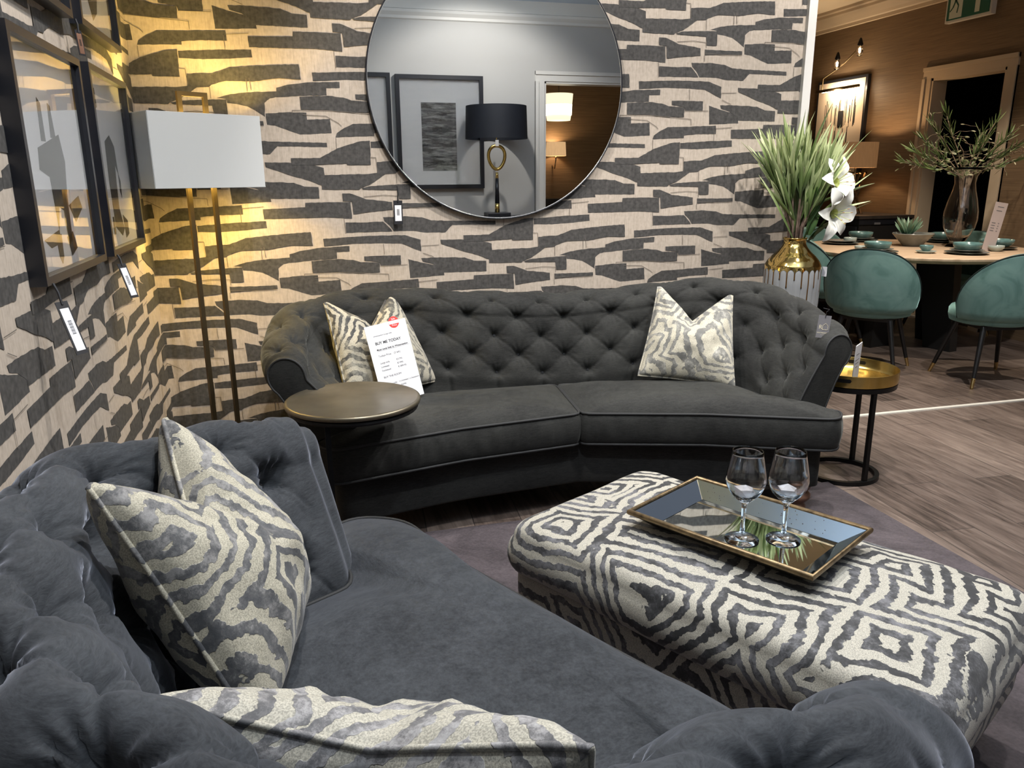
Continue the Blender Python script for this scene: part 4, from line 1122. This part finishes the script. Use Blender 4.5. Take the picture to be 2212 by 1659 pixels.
# chairs
def teal():
    m = mat('teal_velvet', (.08, .18, .16), .7); n = NT(m); n.b.inputs['Sheen Weight'].default_value = .8; n.b.inputs['Sheen Tint'].default_value = (.55, .9, .85, 1); n.b.inputs['Sheen Roughness'].default_value = .4
    a = n.noise(n.coord(), 4.5, 3, .6, 1.2)
    n.l(n.ramp(a, [(.38, (.10, .21, .19)), (.5, (.15, .28, .255)), (.7, (.185, .32, .295))]), n.b.inputs['Base Color']); return m
M['teal'] = teal(); M['chleg'] = mat('black_chair_leg', (.012, .012, .013), .3); M['tip'] = mat('brass_tip', (.70, .52, .24), .25, 1)
def make_chair(label):
    """faces +x, origin on the floor under the seat"""
    c = thing('dining_chair', label, 'chair', group='teal shell dining chairs')
    # scalloped shell: wraps round the back
    NA, NZ = 40, 26; outer = []; R0 = .29
    def P(i, j, off):
        u = i / NA * 2 - 1; ang_ = PI + u * 1.42; top = .45 + .45 * (max(0, 1 - abs(u) ** 2.2)) ** .62
        z = .445 + (top - .445) * j / NZ
        rr = R0 * (1 + .10 * (z - .45) / .45) + off + .02 * math.sin(PI * min(1, (z - .445) / .45))
        low = max(0, 1 - (z - .445) / .05); rr -= low ** 2 * .025
        return (rr * math.cos(ang_) * .93, rr * math.sin(ang_) * 1.06, z)
    V = []; F = []
    for off in (0, -.045):
        for i in range(NA + 1):
            for j in range(NZ + 1): V.append(P(i, j, off))
    S_ = (NA + 1) * (NZ + 1)
    for i in range(NA):
        for j in range(NZ):
            a = i * (NZ + 1) + j; F.append((a, a + NZ + 1, a + NZ + 2, a + 1)); F.append((S_ + a, S_ + a + 1, S_ + a + NZ + 2, S_ + a + NZ + 1))
        a = i * (NZ + 1); F.append((a, S_ + a, S_ + a + NZ + 1, a + NZ + 1)); a += NZ; F.append((a, a + NZ + 1, S_ + a + NZ + 1, S_ + a))
    for i in (0, NA):
        for j in range(NZ): a = i * (NZ + 1) + j; F.append((a, a + 1, S_ + a + 1, S_ + a))
    sh_ = mesh_obj('backrest', V, F, M['teal'], c)
    MB().tube([P(i, NZ, .001) for i in range(NA + 1)] , .004, 6).build('piping', mat('dark_teal_piping', (.008, .022, .022), .7), sh_, smooth=True)
    prof = [(.0005, .405), (.22, .405), (.252, .415), (.262, .45), (.262, .49), (.25, .512), (.21, .52), (.0005, .525)]
    o = MB().lathe(prof, (.02, 0, 0), 40).build('seat', M['teal'], c, smooth=True); o.scale = (1.0, 1.03, 1)
    MB().box((0, 0, .395), (.34, .34, .025)).build('seat_frame', M['chleg'], c)
    for sx in (-1, 1):
        for sy in (-1, 1):
            a0 = Vector((sx * .15, sy * .16, .40)); b0 = Vector((sx * .25, sy * .25, 0)); k = .83
            m_ = a0 + (b0 - a0) * k
            lg = MB().tube([a0, m_], [.020, .0135], 14).build('leg', M['chleg'], c, smooth=True, autos=50)
            MB().tube([m_, b0 + Vector((0, 0, .004))], [.0142, .011], 14).tube([b0 + Vector((0, 0, .005)), b0], [.0105, .0105], 10, mi=0).build('leg_tip', M['tip'], lg, smooth=True, autos=50)
    return c
ch0 = make_chair('teal velvet shell chair seen from behind beside the tall grey vase')
ch0.location = (4.03, 4.72, 0); ch0.rotation_euler = (0, 0, math.atan2(.62, .78))
dup(ch0, (4.60, 4.20, 0), math.atan2(.97, .22), 'teal velvet shell chair seen from behind, cut by the right edge of the photo')
dup(ch0, (4.30, 5.62, 0), math.atan2(-.1, 1), 'dark teal chair half hidden between the tall vase and the nearer teal chair')
dup(ch0, (4.93, 6.44, 0), math.atan2(-1, .02), 'dark teal chair at the far side of the oak table before the sideboard')
dup(ch0, (5.60, 5.62, 0), math.atan2(-.15, -.98), 'dark chair on the doorway side of the oak table, seen beneath the table top')

# tableware
def glaze(name, c1, c2, rough=.2):
    return simple_noise_mat(name, c1, c2, 9, rough)
M['teal_glaze'] = glaze('teal_glaze', (.06, .13, .13), (.16, .28, .27)); M['dk_glaze'] = glaze('dark_green_glaze', (.05, .06, .055), (.11, .12, .11))
M['grey_glaze'] = glaze('grey_glaze', (.13, .14, .13), (.24, .25, .23)); M['pale_glaze'] = glaze('pale_glaze', (.3, .36, .34), (.45, .5, .46))
def plate(loc, r, m, label, h=.014):
    return tag(at(MB().lathe([(.0005, 0), (r * .6, 0), (r * .7, .003), (r * .95, h), (r, h + .002), (r * .97, h + .004), (r * .7, .008), (.0005, .006)], n=48).build('plate', M[m], smooth=True), loc), label, 'plate', 'stoneware plates on the oak table')
def bowl(loc, r, h, m, label, flare=.85, rimm=None):
    return tag(at(MB().lathe([(.0005, 0), (r * flare * .8, 0), (r * flare, h * .12), (r * .98, h * .6), (r, h), (r * .96, h + .002), (r * .92, h), (r * .9, h * .6), (r * flare * .85, h * .2), (.0005, h * .14)], n=48).build('bowl', M[m], smooth=True), loc), label, 'bowl', 'stoneware bowls on the oak table')
def at(o, loc): o.location = loc; return o
T_ = TZt
def setting(x, y, pos, rb=.10):
    plate((x, y, T_), .155, 'dk_glaze', f'large dark stoneware plate under a bowl {pos}')
    plate((x, y, T_ + .018), .12, 'grey_glaze', f'smaller grey plate stacked under a bowl {pos}')
    bowl((x, y, T_ + .034), rb, .05, 'teal_glaze', f'low teal bowl on stacked plates {pos}')
setting(4.965, 4.86, 'in front of the clear glass vase')
setting(4.40, 5.16, 'directly behind the nearer teal chair')
setting(5.02, 6.12, 'at the far side near the black sideboard', .105)
setting(5.62, 5.78, 'beyond the glass vase beside the doorway', .10)
plate((4.66, 5.93, T_), .155, 'dk_glaze', 'dark plate alone at the left end of the oak table')
plate((4.66, 5.93, T_ + .018), .13, 'grey_glaze', 'shiny plate lying on the dark plate at the left end of the oak table')
bowl((4.80, 5.98, T_ + .004), .055, .045, 'pale_glaze', 'small pale bowl beside the plates at the left end of the table')
bowl((4.42, 5.36, T_), .055, .035, 'pale_glaze', 'small pale dish peeping over the top of the nearer teal chair')
plate((4.735, 5.02, T_), .075, 'pale_glaze', 'small pale saucer under the little teal bowl at the table front')
bowl((4.735, 5.02, T_ + .016), .05, .042, 'teal_glaze', 'little teal bowl on a saucer at the front of the table', .6)
plate((5.50, 5.10, T_), .15, 'dk_glaze', 'dark plate under the wide teal bowl at the right edge of the photo')
bowl((5.50, 5.10, T_ + .018), .125, .06, 'teal_glaze', 'wide teal bowl on a dark plate at the right edge of the photo', .7)
bowl((5.34, 4.95, T_), .058, .045, 'pale_glaze', 'small pale bowl standing right of the clear price stand', .6)
# succulent bowl
sb = thing('succulent_bowl', 'grey angular bowl with a spiky green succulent on the oak table', 'plant pot', (5.09, 5.56, T_))
MB().lathe([(.0005, 0), (.07, 0), (.075, .004), (.165, .105), (.162, .11), (.155, .105), (.07, .012), (.0005, .012)], n=40).build('bowl', M['grey_glaze'], sb, smooth=True, autos=35)
MB().lathe([(.0005, .094), (.143, .094)], n=30).build('soil', mat('grey_gravel', (.08, .08, .075), .9), sb)
M['succ'] = leaf_mat('succulent_green', (.05, .10, .06), (.14, .26, .17), (.3, .42, .3))
V = []; F = []; T = []
for k in range(34):
    a = k * 2.4; e = .15 + 1.1 * (k / 34); blade(V, F, T, (-.06 + .01 * math.cos(a), .0 + .01 * math.sin(a), .09), (math.cos(a), math.sin(a), 1.9 - e), .18 - .04 * k / 34, .026, (0, 0, .3), .2, cup=.3)
so = mesh_obj('succulent', V, F, M['succ'], sb); set_tone(so, T)
# clear glass vase with branches
gv = thing('glass_vase', 'clear curvy glass vase in the middle of the oak dining table', 'vase', (5.36, 5.36, T_))
gp = [(.0005, 0), (.085, 0), (.09, .006), (.06, .03), (.055, .045), (.085, .09), (.118, .16), (.13, .23), (.128, .29), (.11, .38), (.088, .46), (.078, .52), (.085, .575), (.11, .62), (.135, .645)]
gi = [(.132, .646), (.107, .622), (.082, .576), (.075, .52), (.085, .46), (.107, .38), (.125, .29), (.127, .23), (.115, .16), (.082, .092), (.05, .055), (.0005, .05)]
MB().lathe(gp + gi, n=56).build('glass_body', M['glass'], gv, smooth=True)
br = thing('branch_arrangement', 'spreading artificial arrangement of twigs and spiky greenery in the clear glass vase', 'plant', (5.36, 5.36, T_))
mb = MB(); V = []; F = []; T = []; V2 = []; F2 = []; T2 = []
r5 = random.Random(5)
# the branch plane runs roughly across the view (direction ~ (0.9,-0.45))
cx_, cy_ = .93, -.37
tips = [(-.42, .78), (-.36, .88), (-.30, 1.0), (-.22, 1.08), (-.5, .70), (.1, .92), (.2, 1.02), (.26, .9), (.34, .8), (.42, .72), (.46, .9), (.50, .80), (.06, .8), (-.12, .82)]
for i, (u, z) in enumerate(tips):
    w = r5.uniform(-.12, .12); nx_, ny_ = -cy_, cx_
    tip = Vector((u * cx_ + w * nx_, u * cy_ + w * ny_, z)); base = Vector((-u * .08, r5.uniform(-.03, .03), .07)); midp = Vector((u * .12, u * -.02, .58))
    pts = [base, (base + midp) / 2, midp, midp.lerp(tip, .35) + Vector((0, 0, .03)), midp.lerp(tip, .7) + Vector((r5.uniform(-.02, .02), 0, .02)), tip]
    mb.tube(pts, [.005, .005, .005, .004, .003, .002], 6)
    spiky = i in (0, 1, 2, 3, 4, 5, 6, 7, 8, 9)
    for q in range(34 if spiky else 16):
        t = r5.uniform(.35, 1); pp = midp.lerp(tip, t); d = (tip - midp).normalized() + Vector((r5.uniform(-.7, .7), r5.uniform(-.7, .7), r5.uniform(-.2, .7)))
        if spiky: blade(V, F, T, pp, d, r5.uniform(.07, .15), .009, (0, 0, .2), r5.uniform(0, .35), seg=4)
    # curly twigs
    for q in range(7):
        t = r5.uniform(.5, 1); pp = midp.lerp(tip, t); d = Vector((r5.uniform(-1, 1), r5.uniform(-1, 1), r5.uniform(-.3, .8))).normalized(); L = r5.uniform(.05, .16)
        tw = [pp + d * L * s_ + Vector((math.sin(s_ * 6 + q), math.cos(s_ * 7 + i), math.sin(s_ * 5))) * .014 for s_ in np.linspace(0, 1, 6)]
        mb.tube(tw, .0014, 4)
        blade(V2, F2, T2, tw[-1], d + Vector((0, 0, -.4)), .035, .009, (0, 0, -.3), r5.uniform(.2, .8), seg=3)
    for q in range(12):
        t = r5.uniform(.0, .5); pp = midp.lerp(tip, t); blade(V2, F2, T2, pp, (r5.uniform(-1, 1), r5.uniform(-1, 1), r5.uniform(-.2, .6)), .045, .022, (0, 0, -.2), r5.uniform(0, .6), seg=3)
mb.build('twigs', simple_noise_mat('brown_twigs', (.13, .09, .06), (.3, .22, .15), 30, .7), br, smooth=True)
M['leafo'] = leaf_mat('muted_green', (.03, .05, .02), (.09, .14, .04), (.24, .30, .12))
lo = mesh_obj('spiky_leaves', V, F, M['leafo'], br); set_tone(lo, T)
M['leafp'] = leaf_mat('pale_small_leaf', (.03, .07, .02), (.12, .17, .06), (.5, .46, .3))
lo = mesh_obj('small_leaves', V2, F2, M['leafp'], br); set_tone(lo, T2)
# price stand on the dining table
pst = thing('price_stand', 'clear upright price stand leaning beside the glass vase on the oak table', 'sign', (5.30, 4.99, T_))
MB().box((0, 0, .19), (.10, .004, .38)).build('acrylic_sheet', mat('rosy_card', (.48, .40, .38), .35), pst)
mb = MB()
for k, (z, w, o_) in enumerate(((.345, .05, 0), (.315, .045, -.005), (.22, .03, -.02), (.20, .03, -.02), (.18, .03, -.02), (.16, .03, -.02), (.22, .01, .02), (.20, .01, .02), (.18, .01, .02), (.16, .01, .02))): mb.box((o_, -.0024, z), (w, .0008, .005))
mb.build('printed_lines', M['greyink'], pst)
pst.rotation_euler = (0, .16, -.25)

# ------------------------------------------------------------------ sideboard, lamp, picture and picture light on the brown wall
sbx = thing('sideboard', 'black sideboard against the brown wall beyond the dining table', 'cabinet', (5.60, 7.15, 0))
MB().box((0, 0, .5), (.6, 1.3, .84)).box((0, 0, .03), (.5, 1.2, .06)).build('body', mat('black_stained_wood', (.014, .013, .013), .45), sbx)
MB().box((0, 0, 1.0 - .01), (.64, 1.34, .03)).build('top', simple_noise_mat('dark_walnut_top', (.02, .017, .015), (.05, .04, .034), 8, .4, stretch=(1, .2, 1)), sbx)
MB().box((0, 0, .945), (.62, 1.32, .05)).build('top_rail', M['black_frame'], sbx)
for y in (-.48, -.16, .16, .48): 
    d_ = MB().box((-.309, y, .50), (.018, .30, .80), bev=.003).build('door', M['black_frame'], sbx)
    MB().box((-.322, y + .11, .55), (.008, .01, .10)).build('handle', M['tip'], d_)
MB().box((-.1, -.661, .93), (.07, .003, .02)).build('label_plate', M['greyink'], sbx)
# table lamp with crossed base
tlp = thing('table_lamp', 'table lamp with a brown linen drum shade and crossed chrome legs on the black sideboard', 'lamp', (5.56, 6.96, 1.005))
def glow_shade(name, col, e, st):
    m = simple_noise_mat(name, tuple(c * .8 for c in col), col, 60, .9, stretch=(1, 1, .2)); b = m.node_tree.nodes['Principled BSDF']
    b.inputs['Emission Color'].default_value = (*e, 1); b.inputs['Emission Strength'].default_value = st; return m
M['linen'] = glow_shade('brown_linen_lit', (.36, .24, .14), (1, .50, .20), .10)
MB().lathe([(.195, .455), (.195, .70), (.192, .70), (.192, .455), (.195, .455)], n=56).build('lamp_shade', M['linen'], tlp, smooth=True, autos=60)
M['chrome'] = mat('polished_nickel', (.75, .66, .55), .12, 1)
mb = MB()
for s_ in (-1, 1):
    mb.tube([(.02 * s_, -.12 * s_, .0), (.02 * s_, .10 * s_, .40)], .009, 4, sq=True)
    mb.tube([(-.06 * s_, -.10 * s_, .0), (-.06 * s_, .08 * s_, .40)], .008, 4, sq=True)
mb.tube([(.02, -.14, .405), (.02, .14, .405)], .009, 4, sq=True).tube([(-.06, -.12, .004), (.04, -.12, .004), (.04, .12, .004), (-.06, .12, .004), (-.06, -.12, .004)], .008, 4, sq=True).tube([(0, 0, .4), (0, 0, .5)], .01, 8)
mb.build('crossed_base', M['chrome'], tlp)
MB().lathe([(.0005, -.03), (.025, -.01), (.027, .012), (.0005, .04)], (0, 0, .57), 16).build('bulb', emis('bulb_soft', (1, .62, .3), 25), tlp, smooth=True)
# tall picture
pic = thing('framed_picture', 'tall framed print of thin black vertical strokes on the brown wall above the sideboard', 'picture', (XW, 7.76, 1.2))
MB().box((-.02, 0, .6), (.04, .82, 1.22)).build('frame', M['black_frame'], pic)
MB().box((-.041, 0, .6), (.004, .76, 1.16)).build('print', mat('cream_paper', (.62, .52, .42), .7), pic)
mb = MB(); r6 = random.Random(9)
for k in range(72):
    y = -.27 + .54 * r6.random(); z = r6.choice([.15, .42, .72]) + r6.uniform(-.03, .03); L = r6.uniform(.18, .30)
    mb.box((-.0435, y, z + L / 2), (.001, r6.uniform(.005, .012), L))
mb.build('ink_strokes', M['ink'], pic)
# picture light with two glass bulbs
pli = thing('wall_light', 'brass wall light with bright tube and two small glass globes over the stroke print', 'lamp', (XW - .16, 7.66, 2.29))
MB().tube([(0, -.33, 0), (0, .36, 0)], .016, 12).build('tube_housing', M['lamp_metal'], pli, smooth=True)
M['tube'] = emis('lit_tube', (1, .80, .56), 30)
MB().tube([(.03, -.28, -.004), (.03, .30, -.004)], .012, 10).build('lit_tube', M['tube'], pli, smooth=True)
MB().tube([(.02, .30, .0), (.04, .32, .14), (.02, .10, .20), (-.02, -.10, .25), (-.04, -.32, .36)], .007, 8).build('arm', M['lamp_metal'], pli, smooth=True)
MB().tube([(.15, 0, .0), (0, 0, 0)], .01, 8).build('bracket', M['lamp_metal'], pli, smooth=True)
for (y, z) in ((.0, .24), (-.34, .33)):
    gl = MB().lathe([(.0005, -.055), (.025, -.045), (.036, -.015), (.03, .02), (.014, .045), (.01, .06)], (-.04, y, z), 20).build('glass_globe', M['glass'], pli, smooth=True)
    MB().lathe([(.010, .045), (.03, .06), (.012, .12), (.0005, .13)], (-.04, y, z), 14).build('globe_cap', M['black_metal'], gl, smooth=True)
    MB().lathe([(.0005, -.02), (.008, -.01), (.008, .02), (.0005, .03)], (-.04, y, z), 10).build('filament', emis('filament', (1, .7, .4), 10), gl)
wt = MB().box((XW - .05, 7.72, 1.99), (.004, .085, .16)).build('hang_tag', M['tagblack']); tag(wt, 'dark tag hanging in front of the stroke print below the lit tube', 'tag')
# exit sign
ex = thing('exit_sign', 'green emergency exit sign with a running man and an up arrow hanging above the doorway', 'sign', (XW - .115, 6.08, 2.70))
MB().box((.04, 0, .19), (.05, .50, .36)).build('housing', M['white'], ex)
MB().box((0.012, 0, .19), (.008, .46, .32)).build('green_panel', mat('exit_green', (.005, .11, .075), .4), ex)
wexit = mat('sign_white', (.62, .68, .6), .5)
def fx(a, b, c): return (.0075 - c, -a, b)
mb = MB()
mb.prism([(-.20, .04), (-.06, .04), (-.06, .34), (-.20, .34)], fx, .001)           # doorway panel
mb.prism([(.05, .05), (.10, .05), (.10, .20), (.15, .20), (.075, .31), (0, .20), (.05, .20)], lambda a, b, c: fx(a + .03, b, c), .001)
mb.build('white_symbols', wexit, ex)
gman = mat('exit_green_figure', (.01, .09, .06), .5)
mb = MB(); mb.prism([(-.115 + .016 * math.cos(a), .295 + .016 * math.sin(a)) for a in np.linspace(0, 2 * PI, 14)[:-1]], lambda a, b, c: fx(a, b, c + .0012), .001)
for A_, B_, w in (((-.125, .27), (-.14, .18), .024), ((-.14, .185), (-.105, .14), .014), ((-.105, .14), (-.115, .08), .012), ((-.14, .185), (-.165, .13), .014), ((-.165, .13), (-.195, .10), .011), ((-.125, .265), (-.165, .245), .010), ((-.165, .245), (-.18, .205), .009), ((-.125, .26), (-.095, .22), .010), ((-.095, .22), (-.075, .235), .009)):
    dx, dy = B_[0] - A_[0], B_[1] - A_[1]; L = math.hypot(dx, dy); nx_, ny_ = -dy / L * w / 2, dx / L * w / 2
    mb.prism([(A_[0] + nx_, A_[1] + ny_), (B_[0] + nx_, B_[1] + ny_), (B_[0] - nx_, B_[1] - ny_), (A_[0] - nx_, A_[1] - ny_)], lambda a, b, c: fx(a, b, c + .0012), .001)
mb.build('running_figure', gman, ex)
MB().box((.09, 0, .19), (.05, .12, .12)).build('wall_bracket', M['white'], ex)

# ------------------------------------------------------------------ things on the grey wall, seen in the round mirror
def big_pic(label, x0, x1, z0, z1, art):
    p = thing('framed_picture', label, 'picture', (0, 0, 0), 0, 'black framed prints on the grey wall')
    w, h = x1 - x0, z1 - z0; y = YO
    mb = MB()
    for (cx, cz, dx, dz) in ((x0 + w / 2, z0 + .02, w, .04), (x0 + w / 2, z1 - .02, w, .04), (x0 + .02, z0 + h / 2, .04, h - .08), (x1 - .02, z0 + h / 2, .04, h - .08)): mb.box((cx, y + .025, cz), (dx, .05, dz))
    mb.build('frame', M['black_frame'], p)
    MB().box((x0 + w / 2, y + .012, z0 + h / 2), (w - .08, .01, h - .08)).build('mount', mat('white_mount', (.82, .82, .82), .7), p)
    if art:
        ax0, ax1, az0, az1 = art
        m = mat('ink_texture', (.05, .05, .05), .8); n = NT(m); a = n.noise(n.coord((2, 1, 14)), 3, 5, .7); b = n.n('ShaderNodeTexBrick'); b.inputs['Scale'].default_value = 5; b.inputs['Mortar Size'].default_value = 0
        b.inputs['Color1'].default_value = (.02, .02, .02, 1); b.inputs['Color2'].default_value = (.12, .12, .12, 1); n.l(n.coord((1, 1, 1), (PI / 2, 0, 0)), b.inputs['Vector'])
        n.l(n.mix(n.ramp(a, [(.45, (0, 0, 0)), (.7, (1, 1, 1))]), b.outputs['Color'], (.45, .45, .44)), n.b.inputs['Base Color'])
        MB().box(((ax0 + ax1) / 2, y + .018, (az0 + az1) / 2), (ax1 - ax0, .002, az1 - az0)).build('print', m, p)
    MB().box((x0 + w / 2, y + .038, z0 + h / 2), (w - .08, .002, h - .08)).build('glass', M['pane'], p)
big_pic('black framed textured ink block print seen whole in the round mirror', 1.085, 1.985, 1.28, 2.39, (1.34, 1.70, 1.46, 2.13))
big_pic('black framed print at the left edge of the mirror reflection, left of the textured one', .15, 1.035, 1.28, 2.40, (.4, .75, 1.46, 2.13))
cs = thing('console_table', 'black console table against the grey wall reflected at the foot of the round mirror', 'table', (2.02, YO + .30, 0))
MB().box((0, 0, .985), (.66, .36, .03)).build('top', M['black_frame'], cs)
for x in (-.30, .30):
    for y in (-.15, .15): MB().box((x, y, .485), (.03, .03, .97)).build('leg', M['black_metal'], cs)
tl2 = thing('table_lamp', 'tall lamp with black drum shade and gold loop stem, seen in the mirror', 'lamp', (2.05, YO + .32, 1.0))
MB().box((0, 0, .02), (.24, .20, .04), bev=.006).build('base', M['black_frame'], tl2)
MB().tube([(0, 0, .04), (0, 0, .13)], [.026, .024], 16).tube([(0, 0, .38), (0, 0, .44)], [.017, .014], 16).build('gold_collar', M['gold'], tl2, smooth=True)
MB().tube([(0, 0, .13), (0, 0, .38)], [.024, .017], 16).build('black_stem', M['black_frame'], tl2, smooth=True)
lp = []
for a in np.linspace(0, 2 * PI, 41)[:-1]:
    rx = .085 * (1 + .18 * math.sin(a)); lp.append((rx * math.cos(a), 0, .585 + .115 * math.sin(a)))
MB().tube(lp, .017, 12, closed=True).build('gold_loop', M['brass'], tl2, smooth=True)
MB().lathe([(.315, .765), (.305, 1.08), (.302, 1.08), (.312, .765), (.315, .765)], n=64).build('lamp_shade', mat('black_silk_shade', (.006, .008, .014), .6), tl2, smooth=True, autos=60)
MB().tube([(0, 0, .70), (0, 0, .95)], .006, 8).build('harp', M['gold'], tl2, smooth=True)
MB().box((0, .02, .725), (.035, .002, .06)).build('price_ticket', M['paper'], tl2)
# bronze room beyond: pendant, wall lamp
pe = thing('pendant_light', 'cream fringed pendant shade glowing in the bronze room seen through the mirrored doorway', 'lamp', (3.16, -1.9, 2.10))
def lit(name, col, st): return emis(name, col, st)
MB().lathe([(.16, .12), (.17, .24), (.165, .24), (.155, .12)], n=40).lathe([(.155, 0), (.16, .12), (.15, .12), (.15, 0)], n=40, mi=1).lathe([(.14, -.06), (.15, 0), (.14, 0), (.135, -.06)], n=40).build('shade', None, pe, smooth=True, mats=[lit('cream_shade_lit', (1, .8, .5), 1.1), lit('bright_band', (1, .88, .66), 6)])
MB().tube([(0, 0, .2), (0, 0, ZC - 2.10)], .004, 6).build('cord', M['black_metal'], pe)
w3 = thing('wall_lamp', 'small shaded wall lamp on the bronze wall below the pendant, seen in the mirror', 'lamp', (3.50, -3.15, 1.66))
MB().lathe([(.14, 0), (.13, .18), (.127, .18), (.137, 0)], (0, .15, 0), 32).build('shade', glow_shade('beige_shade_lit', (.45, .33, .2), (1, .6, .3), .45), w3, smooth=True)
MB().tube([(0, 0, -.12), (0, .10, -.16), (0, .15, -.05), (0, .15, .08)], .009, 8).build('arm', M['chrome'], w3, smooth=True)
MB().lathe([(.0005, -.02), (.02, 0), (.0005, .03)], (0, .15, .07), 10).build('bulb', emis('small_bulb', (1, .65, .35), 20), w3)
bd = thing('bed', 'bed with a dark headboard in the bronze room, low in the mirror', 'bed', (3.75, -2.5, 0))
MB().box((0, -.55, .55), (1.5, .08, 1.1), bev=.01).build('headboard', M['black_frame'], bd)
MB().box((0, 0, .45), (1.4, 1.0, .3), bev=.05).build('mattress', M['cream'], bd)
MB().box((0, 0, .15), (1.45, 1.05, .3)).build('base', M['black_frame'], bd)
MB().box((-.25, -.35, .78), (.5, .16, .4), bev=.06).build('pillow', mat('cream_cotton', (.65, .6, .45), .8), bd, smooth=True)

# ------------------------------------------------------------------ lights
def light(typ, name, loc, e, col=(1, 1, 1), **k):
    l = bpy.data.lights.new(name, typ); l.energy = e; l.color = col
    for a, v in k.items():
        if a != 'aim': setattr(l, a, v)
    o = bpy.data.objects.new(name, l); C.objects.link(o); o.location = loc
    if 'aim' in k: o.rotation_euler = (Vector(k['aim']) - Vector(loc)).to_track_quat('-Z', 'Y').to_euler()
    return o
def downlight(x, y, e, aim, col=(1, .93, .84), size=75, r=.035, blend=.5):
    t = thing('ceiling_spotlight', f'small round ceiling spotlight outside the view', 'spotlight', (x, y, ZC), 0, 'ceiling spotlights above the showroom')
    MB().lathe([(.05, 0), (.05, -.03), (.042, -.034), (.038, -.012), (.0005, -.01)], n=24).build('housing', M['white'], t, smooth=True)
    light('SPOT', 'spot', (x, y, ZC - .05), e, col, spot_size=math.radians(size), spot_blend=blend, shadow_soft_size=r, aim=aim)
COOL = (1, .95, .90)
downlight(.35, 2.1, 85, (.4, 2.5, 0), COOL, 110)
downlight(1.9, 2.3, 95, (1.6, 2.2, 0), COOL, 110)
downlight(.55, 2.75, 70, (1.1, 3.72, 1.3), COOL, 85)
downlight(2.6, 2.8, 75, (1.9, 3.72, 1.2), COOL, 95)
downlight(.5, 1.1, 60, (0, 1.5, .4), (.9, .95, 1), 110)
downlight(2.2, 1.5, 55, (1.6, 1.3, 0), COOL, 110)
downlight(1.9, .3, 60, (1.9, -.9, 1.6), COOL, 110)
downlight(3.8, 2.8, 125, (3.8, 3.2, 0), COOL, 110)
downlight(3.9, 4.2, 135, (4.3, 4.7, 0), (1, .88, .72), 90)
downlight(5.0, 4.9, 80, (5.0, 5.4, .8), (1, .85, .68), 80)
light('AREA', 'room_fill', (1.4, 1.2, ZC - .02), 6, (.93, .96, 1), shape='RECTANGLE', size=2.4, size_y=1.6)  # unseen soft fill, added under the ceiling to brighten the room
light('AREA', 'ceiling_fill', (1.6, 1.2, 2.55), 30, (.86, .93, 1), shape='RECTANGLE', size=2.6, size_y=2.2, aim=(1.6, 1.2, 4))  # unseen area lamp aimed up, added to brighten the ceiling with cool light
light('POINT', 'floor_lamp_bulb', (-.345, 3.44, 1.50), 20, (1, .66, .14), shadow_soft_size=.04)
light('POINT', 'picture_light', (XW - .17, 7.7, 2.24), 9, (1, .72, .42), shadow_soft_size=.08)
light('POINT', 'table_lamp_bulb', (5.56, 6.96, 1.62), 10, (1, .66, .36), shadow_soft_size=.03)
light('POINT', 'pendant_bulb', (3.16, -1.9, 2.22), 12, (1, .75, .45), shadow_soft_size=.05)
light('POINT', 'wall_lamp_bulb', (3.50, -3.0, 1.80), 5, (1, .66, .36), shadow_soft_size=.03)
w = bpy.data.worlds.new('world'); bpy.context.scene.world = w; w.use_nodes = True
w.node_tree.nodes['Background'].inputs[0].default_value = (.8, .85, 1, 1); w.node_tree.nodes['Background'].inputs[1].default_value = .15
sc = bpy.context.scene
sc.view_settings.view_transform = 'Standard'; sc.view_settings.look = 'None'; sc.view_settings.exposure = .6; sc.view_settings.gamma = 1
sc.cycles.max_bounces = 10; sc.cycles.caustics_reflective = False
